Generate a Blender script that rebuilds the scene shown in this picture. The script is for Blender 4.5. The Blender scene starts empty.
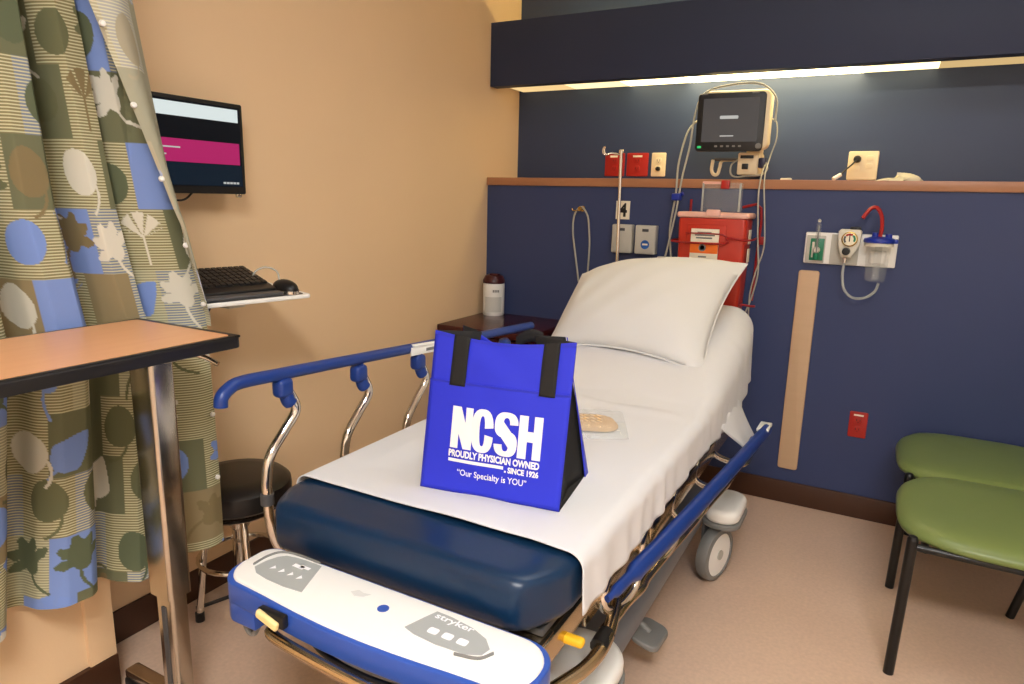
import bpy, bmesh, math, random
import numpy as np
from mathutils import Vector, Matrix
random.seed(4)
S = bpy.context.scene
COL = S.collection
PI = math.pi

# ------------------------------------------------------------------ materials
def lin(c):
    c = c / 255.0
    return c / 12.92 if c <= 0.04045 else ((c + 0.055) / 1.055) ** 2.4
def rgb(h):
    if isinstance(h, str):
        h = tuple(int(h[i:i + 2], 16) for i in (0, 2, 4))
    return (lin(h[0]), lin(h[1]), lin(h[2]), 1.0)
MATS = {}
def mat(name, col, rough=.5, metal=0., spec=.5, noise=0., nscale=8., bump=0., bscale=60., emit=0., trans=0., alpha=1., coat=0., ior=1.45, sheen=0.):
    m = bpy.data.materials.new(name); m.use_nodes = True
    nt = m.node_tree; b = nt.nodes['Principled BSDF']
    c = rgb(col)
    b.inputs['Base Color'].default_value = c
    b.inputs['Roughness'].default_value = rough
    b.inputs['Metallic'].default_value = metal
    b.inputs['Specular IOR Level'].default_value = spec
    b.inputs['Transmission Weight'].default_value = trans
    b.inputs['Alpha'].default_value = alpha
    b.inputs['Coat Weight'].default_value = coat
    b.inputs['IOR'].default_value = ior
    b.inputs['Sheen Weight'].default_value = sheen
    if emit:
        b.inputs['Emission Color'].default_value = c
        b.inputs['Emission Strength'].default_value = emit
    tc = nt.nodes.new('ShaderNodeTexCoord')
    if noise:
        n = nt.nodes.new('ShaderNodeTexNoise'); n.inputs['Scale'].default_value = nscale; n.inputs['Detail'].default_value = 5
        r = nt.nodes.new('ShaderNodeMix'); r.data_type = 'RGBA'
        r.inputs[6].default_value = tuple(x * (1 - noise) for x in c[:3]) + (1,)
        r.inputs[7].default_value = tuple(min(1, x * (1 + noise)) for x in c[:3]) + (1,)
        nt.links.new(tc.outputs['Object'], n.inputs['Vector'])
        nt.links.new(n.outputs['Fac'], r.inputs[0]); nt.links.new(r.outputs[2], b.inputs['Base Color'])
    if bump:
        n2 = nt.nodes.new('ShaderNodeTexNoise'); n2.inputs['Scale'].default_value = bscale; n2.inputs['Detail'].default_value = 3
        bp = nt.nodes.new('ShaderNodeBump'); bp.inputs['Strength'].default_value = bump; bp.inputs['Distance'].default_value = .002
        nt.links.new(tc.outputs['Object'], n2.inputs['Vector'])
        nt.links.new(n2.outputs['Fac'], bp.inputs['Height']); nt.links.new(bp.outputs['Normal'], b.inputs['Normal'])
    MATS[name] = m
    return m
def woodmat(name, c1, c2, rough=.4, scale=(1, 12, 12), spec=.5):
    m = mat(name, c1, rough, spec=spec); nt = m.node_tree; b = nt.nodes['Principled BSDF']
    tc = nt.nodes.new('ShaderNodeTexCoord'); mp = nt.nodes.new('ShaderNodeMapping'); mp.inputs['Scale'].default_value = scale
    n = nt.nodes.new('ShaderNodeTexNoise'); n.inputs['Scale'].default_value = 4; n.inputs['Detail'].default_value = 6; n.inputs['Distortion'].default_value = .6
    r = nt.nodes.new('ShaderNodeMix'); r.data_type = 'RGBA'; r.inputs[6].default_value = rgb(c1); r.inputs[7].default_value = rgb(c2)
    nt.links.new(tc.outputs['Object'], mp.inputs['Vector']); nt.links.new(mp.outputs['Vector'], n.inputs['Vector'])
    nt.links.new(n.outputs['Fac'], r.inputs[0]); nt.links.new(r.outputs[2], b.inputs['Base Color'])
    return m

beige = mat('beige_paint', (232, 200, 160), .6, spec=.25, noise=.03, nscale=2, bump=.12, bscale=150)
cream = mat('cream_paint', (226, 218, 206), .6, noise=.02)
navy = mat('navy_paint', (58, 69, 106), .45, spec=.3, noise=.04, nscale=3, bump=.1, bscale=150)
slate = mat('slate_paint', (52, 66, 96), .42, spec=.45, noise=.04, nscale=3, bump=.08, bscale=120)
soffit_m = mat('navy_laminate', (50, 58, 82), .5, spec=.25, noise=.03, nscale=3)
ceil_m = mat('ceiling_white', (232, 228, 218), .9, noise=.04, nscale=60, bump=.3)
brown = mat('brown_vinyl', (66, 38, 22), .45, noise=.08, nscale=20)
ledge_m = woodmat('ledge_maple', (176, 126, 92), (160, 110, 78), .35)
darkwood = woodmat('cherry_laminate', (74, 24, 22), (52, 15, 15), .22)
tablewood = woodmat('peach_laminate', (228, 172, 126), (216, 156, 110), .35, (12, 1, 12))
chrome = mat('chrome', (225, 220, 212), .13, 1.)
steel = mat('brushed_steel', (205, 198, 186), .24, 1., noise=.05, nscale=4)
bronze = mat('nickel_tube', (196, 178, 148), .2, 1.)
black = mat('black_plastic', (20, 20, 21), .4)
blackv = mat('black_vinyl', (24, 22, 22), .35, bump=.2, bscale=200)
blackcloth = mat('black_webbing', (30, 29, 28), .85, bump=.5, bscale=500)
blackmet = mat('black_steel', (17, 17, 18), .32)
white = mat('white_plastic', (238, 237, 232), .3)
offw = mat('offwhite_plastic', (214, 209, 194), .4)
ivory = mat('ivory_plastic', (232, 216, 180), .4)
greyw = mat('grey_plastic', (188, 186, 176), .45)
grey = mat('mid_grey_plastic', (120, 120, 118), .5)
decal = mat('decal_grey', (168, 172, 170), .4)
dkgrey = mat('dark_grey_plastic', (72, 72, 74), .5)
blue = mat('stretcher_blue', (48, 84, 172), .3)
bluer = mat('rail_blue', (28, 58, 130), .35)
padm = mat('mattress_navy', (10, 42, 72), .34, spec=.5, bump=.1, bscale=25)
sheetm = mat('sheet_white', (216, 216, 218), .85, spec=.15, bump=.15, bscale=25, sheen=.1)
pillowm = mat('pillow_white', (216, 216, 214), .85, spec=.15, bump=.12, bscale=22, sheen=.1)
bagm = mat('bag_blue', (46, 56, 208), .5, spec=.35, bump=.25, bscale=38)
inkw = mat('white_ink', (244, 244, 246), .5)
red = mat('red_plastic', (168, 34, 26), .35)
redc = mat('sharps_red', (186, 50, 32), .35, noise=.05, nscale=6)
reddk = mat('red_wire', (150, 22, 22), .35)
rim = mat('rim_pink', (228, 178, 162), .3)
yellow = mat('yellow_plastic', (240, 186, 40), .4)
paleyel = mat('pale_yellow_label', (236, 214, 150), .5)
orange = mat('orange_label', (236, 112, 28), .5)
labelw = mat('label_paper', (236, 228, 206), .6)
green = mat('green_plastic', (20, 120, 84), .35)
gold = mat('brass', (190, 160, 90), .25, 1.)
bluep = mat('blue_lid', (28, 50, 150), .3)
seatg = mat('green_vinyl', (112, 128, 72), .36, spec=.5, bump=.12, bscale=120)
bump_m = woodmat('bumper_tan', (204, 172, 138), (196, 164, 130), .5)
maroon = mat('maroon_plastic', (66, 18, 24), .35)
tan = mat('tan_knit', (206, 168, 116), .9, bump=.6, bscale=300)
tan2 = mat('tan_grip', (232, 204, 160), .8)
cablew = mat('pale_cable', (176, 174, 160), .5)
cabled = mat('dark_cable', (40, 36, 34), .5)
def clear(name, col, alpha, rough=.08):
    m = mat(name, col, rough, spec=.6, alpha=alpha); return m
clearp = clear('clear_plastic', (215, 220, 216), .11)
clearg = clear('clear_tube', (200, 206, 200), .5)
clearb = clear('clear_bag', (236, 240, 238), .26, .1)
screen_dark = mat('screen_navy', (10, 14, 22), .25, emit=.5)
def screenmat(name, col, e):
    m = mat(name, (6, 6, 8), .2); b = m.node_tree.nodes['Principled BSDF']
    b.inputs['Emission Color'].default_value = rgb(col); b.inputs['Emission Strength'].default_value = e
    return m
sc_white = screenmat('screen_white', (222, 232, 230), 1.)
sc_pink = screenmat('screen_magenta', (176, 38, 100), 1.)
sc_teal = screenmat('screen_teal', (16, 30, 42), 1.)
sc_dark = screenmat('screen_black', (14, 16, 20), 1.)
sc_reflect = screenmat('screen_reflection', (78, 76, 76), .8)  # grey room reflection on the patient monitor, painted as a glow
sc_text = screenmat('screen_caption', (190, 190, 186), 1.)
led = screenmat('led_green', (40, 200, 110), 1.)

# floor
def floormat():
    m = mat('floor_vinyl', (196, 160, 132), .32, spec=.4); nt = m.node_tree; b = nt.nodes['Principled BSDF']
    tc = nt.nodes.new('ShaderNodeTexCoord')
    n1 = nt.nodes.new('ShaderNodeTexNoise'); n1.inputs['Scale'].default_value = 3; n1.inputs['Detail'].default_value = 4
    n2 = nt.nodes.new('ShaderNodeTexNoise'); n2.inputs['Scale'].default_value = 90; n2.inputs['Detail'].default_value = 3
    a = nt.nodes.new('ShaderNodeMix'); a.data_type = 'RGBA'
    a.inputs[6].default_value = rgb((214, 182, 158)); a.inputs[7].default_value = rgb((230, 200, 176))
    c = nt.nodes.new('ShaderNodeMix'); c.data_type = 'RGBA'; c.blend_type = 'MULTIPLY'; c.inputs[0].default_value = .25
    for n in (n1, n2): nt.links.new(tc.outputs['Object'], n.inputs['Vector'])
    nt.links.new(n1.outputs['Fac'], a.inputs[0]); nt.links.new(a.outputs[2], c.inputs[6]); nt.links.new(n2.outputs['Fac'], c.inputs[7])
    nt.links.new(c.outputs[2], b.inputs['Base Color'])
    return m
floor_m = floormat()

# ------------------------------------------------------------------ mesh tools
def V(*a): return Vector(a)
def merge(dst, src):
    me = bpy.data.meshes.new('tmp'); src.to_mesh(me); src.free(); dst.from_mesh(me); bpy.data.meshes.remove(me)
def box(bm, lo, hi, bev=0., seg=2, M=None):
    t = bmesh.new(); bmesh.ops.create_cube(t, size=1.)
    lo = Vector(lo); hi = Vector(hi)
    for v in t.verts:
        v.co = Vector(((lo[i] + hi[i]) / 2 + v.co[i] * (hi[i] - lo[i])) for i in range(3))
    if bev > 0:
        bmesh.ops.bevel(t, geom=list(t.edges), offset=bev, segments=seg, affect='EDGES', profile=.5, clamp_overlap=True)
    if M is not None: bmesh.ops.transform(t, matrix=M, verts=t.verts)
    merge(bm, t)
def smooth(pts, n=6):
    pts = [Vector(p) for p in pts]
    if len(pts) < 3: return pts
    out = []
    P = [pts[0] * 2 - pts[1]] + pts + [pts[-1] * 2 - pts[-2]]
    for i in range(1, len(P) - 2):
        a, b, c, d = P[i - 1:i + 3]
        for k in range(n):
            t = k / n
            out.append(.5 * ((2 * b) + (c - a) * t + (2 * a - 5 * b + 4 * c - d) * t * t + (3 * b - a - 3 * c + d) * t ** 3))
    out.append(pts[-1]); return out
def tube(bm, pts, r, seg=10, sm=6, cap=True, flat=1.):
    P = smooth(pts, sm) if sm else [Vector(p) for p in pts]
    n = len(P)
    T = [((P[min(i + 1, n - 1)] - P[max(i - 1, 0)]).normalized()) for i in range(n)]
    up = V(0, 0, 1) if abs(T[0].z) < .9 else V(1, 0, 0)
    N = (up - T[0] * up.dot(T[0])).normalized()
    rings = []
    for i in range(n):
        N = (N - T[i] * N.dot(T[i]))
        N = N.normalized() if N.length > 1e-8 else V(1, 0, 0)
        B = T[i].cross(N)
        rr = r[min(i * len(r) // n, len(r) - 1)] if isinstance(r, (list, tuple)) else r
        rings.append([bm.verts.new(P[i] + N * (rr * math.cos(2 * PI * k / seg)) + B * (rr * flat * math.sin(2 * PI * k / seg))) for k in range(seg)])
    for i in range(n - 1):
        for k in range(seg):
            bm.faces.new((rings[i][k], rings[i][(k + 1) % seg], rings[i + 1][(k + 1) % seg], rings[i + 1][k]))
    if cap:
        bm.faces.new(rings[0][::-1]); bm.faces.new(rings[-1])
def lathe(bm, prof, c, axis='z', seg=28):
    c = Vector(c); rings = []
    def pt(r, h, a):
        u, w = r * math.cos(a), r * math.sin(a)
        if axis == 'z': return c + V(u, w, h)
        if axis == 'x': return c + V(h, u, w)
        return c + V(u, h, w)
    for r, h in prof:
        if r < 1e-6: rings.append([bm.verts.new(pt(0, h, 0))])
        else: rings.append([bm.verts.new(pt(r, h, 2 * PI * k / seg)) for k in range(seg)])
    for a, b in zip(rings, rings[1:]):
        for k in range(seg):
            k2 = (k + 1) % seg
            if len(a) == 1 and len(b) == 1: continue
            if len(a) == 1: bm.faces.new((a[0], b[k2], b[k]))
            elif len(b) == 1: bm.faces.new((a[k], a[k2], b[0]))
            else: bm.faces.new((a[k], a[k2], b[k2], b[k]))
    if len(rings[0]) > 1: bm.faces.new(rings[0][::-1])
    if len(rings[-1]) > 1: bm.faces.new(rings[-1])
def grid(bm, nu, nv, fn, closeu=False):
    R = [[bm.verts.new(fn(i / (nu if closeu else nu - 1), j / (nv - 1))) for i in range(nu)] for j in range(nv)]
    for j in range(nv - 1):
        for i in range(nu if closeu else nu - 1):
            i2 = (i + 1) % nu
            bm.faces.new((R[j][i], R[j][i2], R[j + 1][i2], R[j + 1][i]))
    return R
def prism(bm, outline, d, frame, bev=0., seg=3):
    """outline: 2-D points; frame(u, v, w) -> world; extruded from w=0 to w=d."""
    t = bmesh.new()
    a = [t.verts.new((u, v, 0)) for u, v in outline]
    f = t.faces.new(a)
    r = bmesh.ops.extrude_face_region(t, geom=[f])
    for v in r['geom']:
        if isinstance(v, bmesh.types.BMVert): v.co.z = d
    bmesh.ops.recalc_face_normals(t, faces=t.faces)
    if bev > 0:
        ed = [e for e in t.edges if abs(e.verts[0].co.z - e.verts[1].co.z) < 1e-7]
        bmesh.ops.bevel(t, geom=ed, offset=bev, segments=seg, affect='EDGES', profile=.5, clamp_overlap=True)
    for v in t.verts: v.co = Vector(frame(*v.co))
    merge(bm, t)
def rrect(x0, y0, x1, y1, r, n=6):
    out = []
    rs = r if isinstance(r, (tuple, list)) else (r,) * 4
    for (cx, cy, a0, rr) in ((x1 - rs[0], y1 - rs[0], 0, rs[0]), (x0 + rs[1], y1 - rs[1], PI / 2, rs[1]), (x0 + rs[2], y0 + rs[2], PI, rs[2]), (x1 - rs[3], y0 + rs[3], 1.5 * PI, rs[3])):
        for k in range(n + 1):
            a = a0 + k * PI / 2 / n
            out.append((cx + rr * math.cos(a), cy + rr * math.sin(a)))
    return out
XY = lambda z0: (lambda u, v, w: (u, v, z0 + w))
WALLB = lambda y0: (lambda u, v, w: (u, y0 - w, v))         # on a wall facing -y
WALLL = lambda x0: (lambda u, v, w: (x0 + w, u, v))         # on a wall facing +x

ORG = {}
def obj(name, bm, m, parent=None, origin=None, ang=38, recalc=True, loose=True):
    if recalc: bmesh.ops.recalc_face_normals(bm, faces=bm.faces)
    ca = math.radians(ang)
    for f in bm.faces: f.smooth = True
    for e in bm.edges:
        if len(e.link_faces) == 2 and e.calc_face_angle(0) > ca: e.smooth = False
    if parent is not None: o0 = ORG[parent.name]
    elif origin is not None: o0 = Vector(origin)
    else:
        xs = [v.co for v in bm.verts]
        o0 = V((min(v.x for v in xs) + max(v.x for v in xs)) / 2, (min(v.y for v in xs) + max(v.y for v in xs)) / 2, min(v.z for v in xs))
    for v in bm.verts: v.co -= o0
    me = bpy.data.meshes.new(name); bm.to_mesh(me); bm.free()
    for mm in (m if isinstance(m, (list, tuple)) else [m]): me.materials.append(mm)
    o = bpy.data.objects.new(name, me); COL.objects.link(o)
    if parent is not None: o.parent = parent
    else: o.location = o0
    ORG[o.name] = o0
    return o
def thing(name, loc, label, cat, group=None):
    o = bpy.data.objects.new(name, None); COL.objects.link(o); o.location = loc
    o.empty_display_size = .05
    o['label'] = label; o['category'] = cat
    if group: o['group'] = group
    ORG[o.name] = Vector(loc); return o
def tag(o, label, cat, group=None):
    o['label'] = label; o['category'] = cat
    if group: o['group'] = group
    return o
def struct(name, bm, m):
    o = obj(name, bm, m); o['kind'] = 'structure'; return o
def dup(root, delta, label=None):
    def cp(o, par):
        c = o.copy(); COL.objects.link(c); c.parent = par
        ORG[c.name] = ORG[o.name] + Vector(delta)
        for ch in list(o.children): cp(ch, c)
        return c
    r = cp(root, None); r.location = Vector(root.location) + Vector(delta)
    if label: r['label'] = label
    return r
B = bmesh.new
def boxo(name, lo, hi, m, parent=None, bev=0., seg=2):
    b = B(); box(b, lo, hi, bev, seg); return obj(name, b, m, parent)
def tubeo(name, pts, r, m, parent=None, **k):
    b = B(); tube(b, pts, r, **k); return obj(name, b, m, parent)
def latheo(name, prof, c, m, parent=None, **k):
    b = B(); lathe(b, prof, c, **k); return obj(name, b, m, parent)
def textmesh(bm, s, fn, bold=0.):
    """text outline scaled into the unit square and mapped by fn(u, v)."""
    cu = bpy.data.curves.new('t', 'FONT'); cu.body = s; cu.offset = bold; cu.resolution_u = 3
    o = bpy.data.objects.new('t', cu); COL.objects.link(o)
    dg = bpy.context.evaluated_depsgraph_get(); dg.update()
    me = bpy.data.meshes.new_from_object(o.evaluated_get(dg))
    bpy.data.objects.remove(o); bpy.data.curves.remove(cu)
    xs = [v.co.x for v in me.vertices]; ys = [v.co.y for v in me.vertices]
    x0, x1, y0, y1 = min(xs), max(xs), min(ys), max(ys)
    t = bmesh.new(); t.from_mesh(me); bpy.data.meshes.remove(me)
    for v in t.verts: v.co = Vector(fn((v.co.x - x0) / (x1 - x0), (v.co.y - y0) / (y1 - y0)))
    merge(bm, t)
def quad(bm, pts): bm.faces.new([bm.verts.new(p) for p in pts])

# ------------------------------------------------------------------ room
D = .329; LZ = 1.45; CEIL = 2.72
b = B(); box(b, (-.15, -5.6, -.08), (4.1, .15, 0)); struct('floor', b, floor_m)
b = B(); box(b, (-.15, -5.6, CEIL), (4.1, .15, CEIL + .08)); struct('ceiling', b, ceil_m)
b = B(); box(b, (-.12, -5.6, 0), (0, .12, CEIL)); struct('wall_left', b, beige)
b = B(); box(b, (0, 0, LZ - .04), (4.0, .12, CEIL)); struct('wall_back', b, slate)
b = B(); box(b, (0, -D, 0), (4.0, .12, LZ - .04)); struct('wall_headboard', b, navy)
b = B(); box(b, (3.95, -5.6, 0), (4.07, 0, CEIL)); struct('wall_right', b, cream)
b = B(); box(b, (0, -5.6, 0), (4.0, -5.48, CEIL)); struct('wall_front', b, cream)
b = B(); box(b, (0, -D - .012, LZ - .04), (3.95, 0, LZ), .003); struct('trim_1', b, ledge_m)
b = B(); box(b, (0, -D - .012, 0), (3.95, -D, .105), .004); struct('baseboard_back', b, brown)
b = B(); box(b, (0, -2.58, 0), (.012, -D - .012, .105), .004); struct('baseboard_left', b, brown)
# projecting wall end on the left, with its corner guard and baseboard
b = B(); box(b, (0, -5.48, 0), (.185, -2.60, CEIL)); struct('wall_entrance', b, beige)
b = B(); box(b, (.12, -2.66, .105), (.197, -2.588, CEIL), .004); struct('trim_2', b, beige)
b = B(); box(b, (0, -5.48, 0), (.199, -2.586, .105), .004); struct('baseboard_entrance', b, brown)
# valance box over the bed: a lip board closed by a top shelf, open below for the light
b = B()
box(b, (0, -.321, 1.906), (3.95, -.25, 2.214), .002)
box(b, (0, -.26, 1.958), (3.95, 0, 2.05), .0)
struct('beam_valance', b, soffit_m)

def emis(name, col, s):
    m = bpy.data.materials.new(name); m.use_nodes = True; nt = m.node_tree; nt.nodes.clear()
    e = nt.nodes.new('ShaderNodeEmission'); e.inputs[0].default_value = rgb(col); e.inputs[1].default_value = s
    o = nt.nodes.new('ShaderNodeOutputMaterial'); nt.links.new(e.outputs[0], o.inputs[0]); return m
lt = thing('strip_light', (1.4, -.13, 1.905), 'long fluorescent strip light under the navy valance over the bed', 'light')
boxo('housing', (.03, -.245, 1.930), (3.9, -.01, 1.956), white, lt)
for a_, c_, e_ in ((.03, .35, 1.), (.35, .65, 1.6), (.65, .95, 5.), (.95, 1.72, 14.), (1.72, 2.0, 3.), (2.0, 2.3, .7), (2.3, 3.9, .5)):  # tube's fading along the lens painted as stepped emission per segment
    boxo('lens', (a_, -.235, 1.920), (c_, -.012, 1.930), emis('lens_glow', (255, 232, 172) if e_ > 1 else (255, 216, 150), e_), lt)
up = thing('uplight', (1.7, -.1, 2.06), 'fluorescent uplight lying on top of the navy valance', 'light')
boxo('tray', (.15, -.16, 2.05), (3.3, -.03, 2.07), white, up)
latheo('tube', [(0, 0), (.015, 0), (.015, 2.9), (0, 2.9)], (.3, -.09, 2.09), emis('tube_warm', (255, 226, 150), 40.), up, axis='x', seg=12)

# ceiling troffer and a rear stand-in panel for bounced flash (out of frame)
def troffer(x, y, e, label):
    t = thing('ceiling_light', (x, y, CEIL - .03), label, 'light', 'recessed ceiling lights')
    b = B(); b2 = B()
    for lo, hi in (((x - .62, y - .32), (x + .62, y - .28)), ((x - .62, y + .28), (x + .62, y + .32)), ((x - .62, y - .28), (x - .58, y + .28)), ((x + .58, y - .28), (x + .62, y + .28))):
        box(b, lo + (CEIL - .03,), hi + (CEIL,), .003)
    obj('frame', b, white, t)
    box(b2, (x - .58, y - .28, CEIL - .02), (x + .58, y + .28, CEIL - .004))
    obj('diffuser', b2, e, t)
troffer(1.9, -1.9, emis('troffer_white', (250, 250, 250), 7.), 'recessed ceiling light above the foot of the bed')
troffer(2.3, -4.2, emis('flash_bounce_white', (250, 248, 246), 56.), 'unseen ceiling panel behind the camera end of the room, standing in for bounced flash')  # bright panel added in place of flash bounced off the rear ceiling

# ------------------------------------------------------------------ curtain
rng = np.random.default_rng(11)
def cloth_pattern(u, v):
    """patchwork of blocks with leaf motifs; u, v in metres along the cloth. returns rgb (linear) and stripe amount."""
    def L(c): return np.array([lin(x) for x in c])
    pal = np.array([L((132, 126, 92)), L((108, 110, 84)), L((122, 146, 202)), L((142, 128, 96)), L((154, 152, 124)), L((122, 132, 146))])
    W, H = .135, .15
    J = np.floor(v / H).astype(int); off = np.where(J % 2 == 0, 0., .06)
    I = np.floor((u + off) / W).astype(int)
    hsh = rng.integers(0, 10 ** 6, (64, 64))
    h = hsh[I % 64, J % 64]
    bg = np.array([0, 0, 1, 2, 3, 4, 0, 1, 5, 0])[h % 10]
    stripe = (np.array([1, 1, 0, 0, 0, 1, 1, 0, 1, 1])[h % 10]).astype(float)
    col = pal[bg].copy()
    motif_cols = np.array([L((212, 208, 192)), L((104, 106, 78)), L((206, 204, 190)), L((128, 114, 82)), L((120, 146, 206)), L((94, 102, 78))])
    for di in (-1, 0, 1):
        for dj in (-1, 0, 1):
            J2 = J + dj; o2 = np.where(J2 % 2 == 0, 0., .06)
            I2 = np.floor((u + o2) / W).astype(int) + di
            hh = hsh[(I2 + 17) % 64, (J2 + 5) % 64]
            cx = (I2 + .5) * W - o2 + ((hh // 7) % 9 - 4) * .004
            cy = (J2 + .5) * H + ((hh // 63) % 9 - 4) * .005
            a = ((hh // 5) % 7 - 3) * .28
            x = (u - cx) / .114; y = (v - cy) / .114
            p = x * np.cos(a) + y * np.sin(a); q = -x * np.sin(a) + y * np.cos(a)
            kind = hh % 6
            th = np.arctan2(p, q); r = np.hypot(p, q)
            oak = ((p / .20) ** 2 + ((q + .02) / .26) ** 2 < 1)
            for la, ll, lw in ((0., .32, .14), (.72, .31, .12), (-.72, .31, .12), (1.45, .30, .11), (-1.45, .30, .11)):
                pr = p * np.cos(la) - q * np.sin(la); qr = p * np.sin(la) + q * np.cos(la)
                jag = 1 + .13 * np.cos(qr * 34)
                oak |= ((pr / (lw * jag)) ** 2 + ((qr - ll) / .24) ** 2 < 1)
            oak |= (np.abs(p + .12 * np.sin(q * 4)) < .035) & (q < -.2) & (q > -.85)
            pear = ((p / (.40 - .12 * q)) ** 2 + (q / .46) ** 2 < 1)
            ring = np.hypot(p - .25, q + .35)
            pear |= (np.abs(ring - .42) < .035) & (q < -.1) & (p < .3)
            spade = (np.abs(p) < .42 * np.sqrt(np.clip((q + .45) / .35, 0, 1)) * np.clip((.55 - q) / .75, 0, 1) ** .7)
            spade |= (np.abs(p - .1 * q) < .03) & (q < -.4) & (q > -.8)
            fan = (r < .55) & (np.abs(th) < 1.15) & (r > .0) & (np.cos(th * 9) > -.75) & (q > -.1)
            fan |= (np.abs(p) < .03) & (q < .05) & (q > -.6)
            m = np.select([kind == 0, kind == 1, kind == 2, kind == 3, kind == 4], [oak, pear, spade, oak, fan], default=((p / .44) ** 2 + (q / .40) ** 2 < 1))
            mc = motif_cols[(hh // 11) % 6]; m &= (hh // 13) % 9 > 0
            col[m] = mc[m]; stripe[m] = 0
    return col, stripe

def clothmat(name, pale):
    m = mat(name, (120, 120, 90), .85, spec=.15); nt = m.node_tree; b = nt.nodes['Principled BSDF']
    at = nt.nodes.new('ShaderNodeAttribute'); at.attribute_name = 'Pattern'
    uv = nt.nodes.new('ShaderNodeUVMap'); sp = nt.nodes.new('ShaderNodeSeparateXYZ')
    mu = nt.nodes.new('ShaderNodeMath'); mu.operation = 'MULTIPLY'; mu.inputs[1].default_value = 2 * PI / .0066
    nz = nt.nodes.new('ShaderNodeTexNoise'); nz.inputs['Scale'].default_value = 40
    si = nt.nodes.new('ShaderNodeMath'); si.operation = 'SINE'
    gt = nt.nodes.new('ShaderNodeMath'); gt.operation = 'GREATER_THAN'; gt.inputs[1].default_value = .3
    ml = nt.nodes.new('ShaderNodeMath'); ml.operation = 'MULTIPLY'
    mx = nt.nodes.new('ShaderNodeMix'); mx.data_type = 'RGBA'; mx.inputs[7].default_value = rgb((198, 194, 160))
    nt.links.new(uv.outputs[0], sp.inputs[0]); nt.links.new(sp.outputs[1], mu.inputs[0])
    nt.links.new(mu.outputs[0], si.inputs[0]); nt.links.new(si.outputs[0], gt.inputs[0])
    nt.links.new(gt.outputs[0], ml.inputs[0]); nt.links.new(at.outputs['Alpha'], ml.inputs[1])
    nt.links.new(ml.outputs[0], mx.inputs[0]); nt.links.new(at.outputs['Color'], mx.inputs[6])
    last = mx.outputs[2]
    if pale:
        p2 = nt.nodes.new('ShaderNodeMix'); p2.data_type = 'RGBA'; p2.inputs[0].default_value = .4; p2.inputs[7].default_value = rgb((214, 210, 190))
        nt.links.new(last, p2.inputs[6]); last = p2.outputs[2]
    nt.links.new(last, b.inputs['Base Color'])
    return m
def cloth(name, nu, nv, pos, uvf, m, parent):
    s, t = np.meshgrid(np.linspace(0, 1, nu), np.linspace(0, 1, nv))
    P = pos(s, t).reshape(-1, 3); U, Vv = uvf(s, t); U = U.ravel(); Vv = Vv.ravel()
    o0 = np.array(ORG[parent.name]); P = P - o0
    idx = np.arange(nu * nv).reshape(nv, nu)
    F = np.stack([idx[:-1, :-1], idx[:-1, 1:], idx[1:, 1:], idx[1:, :-1]], -1).reshape(-1, 4)
    me = bpy.data.meshes.new(name)
    me.vertices.add(len(P)); me.vertices.foreach_set('co', P.astype(np.float32).ravel())
    me.loops.add(F.size); me.loops.foreach_set('vertex_index', F.ravel().astype(np.int32))
    me.polygons.add(len(F)); me.polygons.foreach_set('loop_start', np.arange(0, F.size, 4, dtype=np.int32))
    me.update(calc_edges=True)
    me.polygons.foreach_set('use_smooth', np.ones(len(F), bool))
    uvl = me.uv_layers.new(name='UVMap')
    uvl.data.foreach_set('uv', np.stack([U[F.ravel()], Vv[F.ravel()]], -1).astype(np.float32).ravel())
    col, st = cloth_pattern(U, Vv)
    ca = me.color_attributes.new('Pattern', 'FLOAT_COLOR', 'POINT')
    ca.data.foreach_set('color', np.concatenate([col, st[:, None]], 1).astype(np.float32).ravel())
    me.materials.append(m); me.update()
    o = bpy.data.objects.new(name, me); COL.objects.link(o); o.parent = parent; ORG[o.name] = ORG[parent.name]
    return o
cur = thing('privacy_curtain', (.33, -2.7, .37), 'olive and blue leaf print privacy curtain bunched at the left wall', 'curtain')
ZB, ZT = .374, 2.60
def lead_y(z):       # leading edge of the cloth, flaring towards the hem
    return np.interp(z, [.3, .6, 1.03, 1.3, 1.8, 2.65], [-2.36, -2.36, -2.365, -2.425, -2.50, -2.63])
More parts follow.
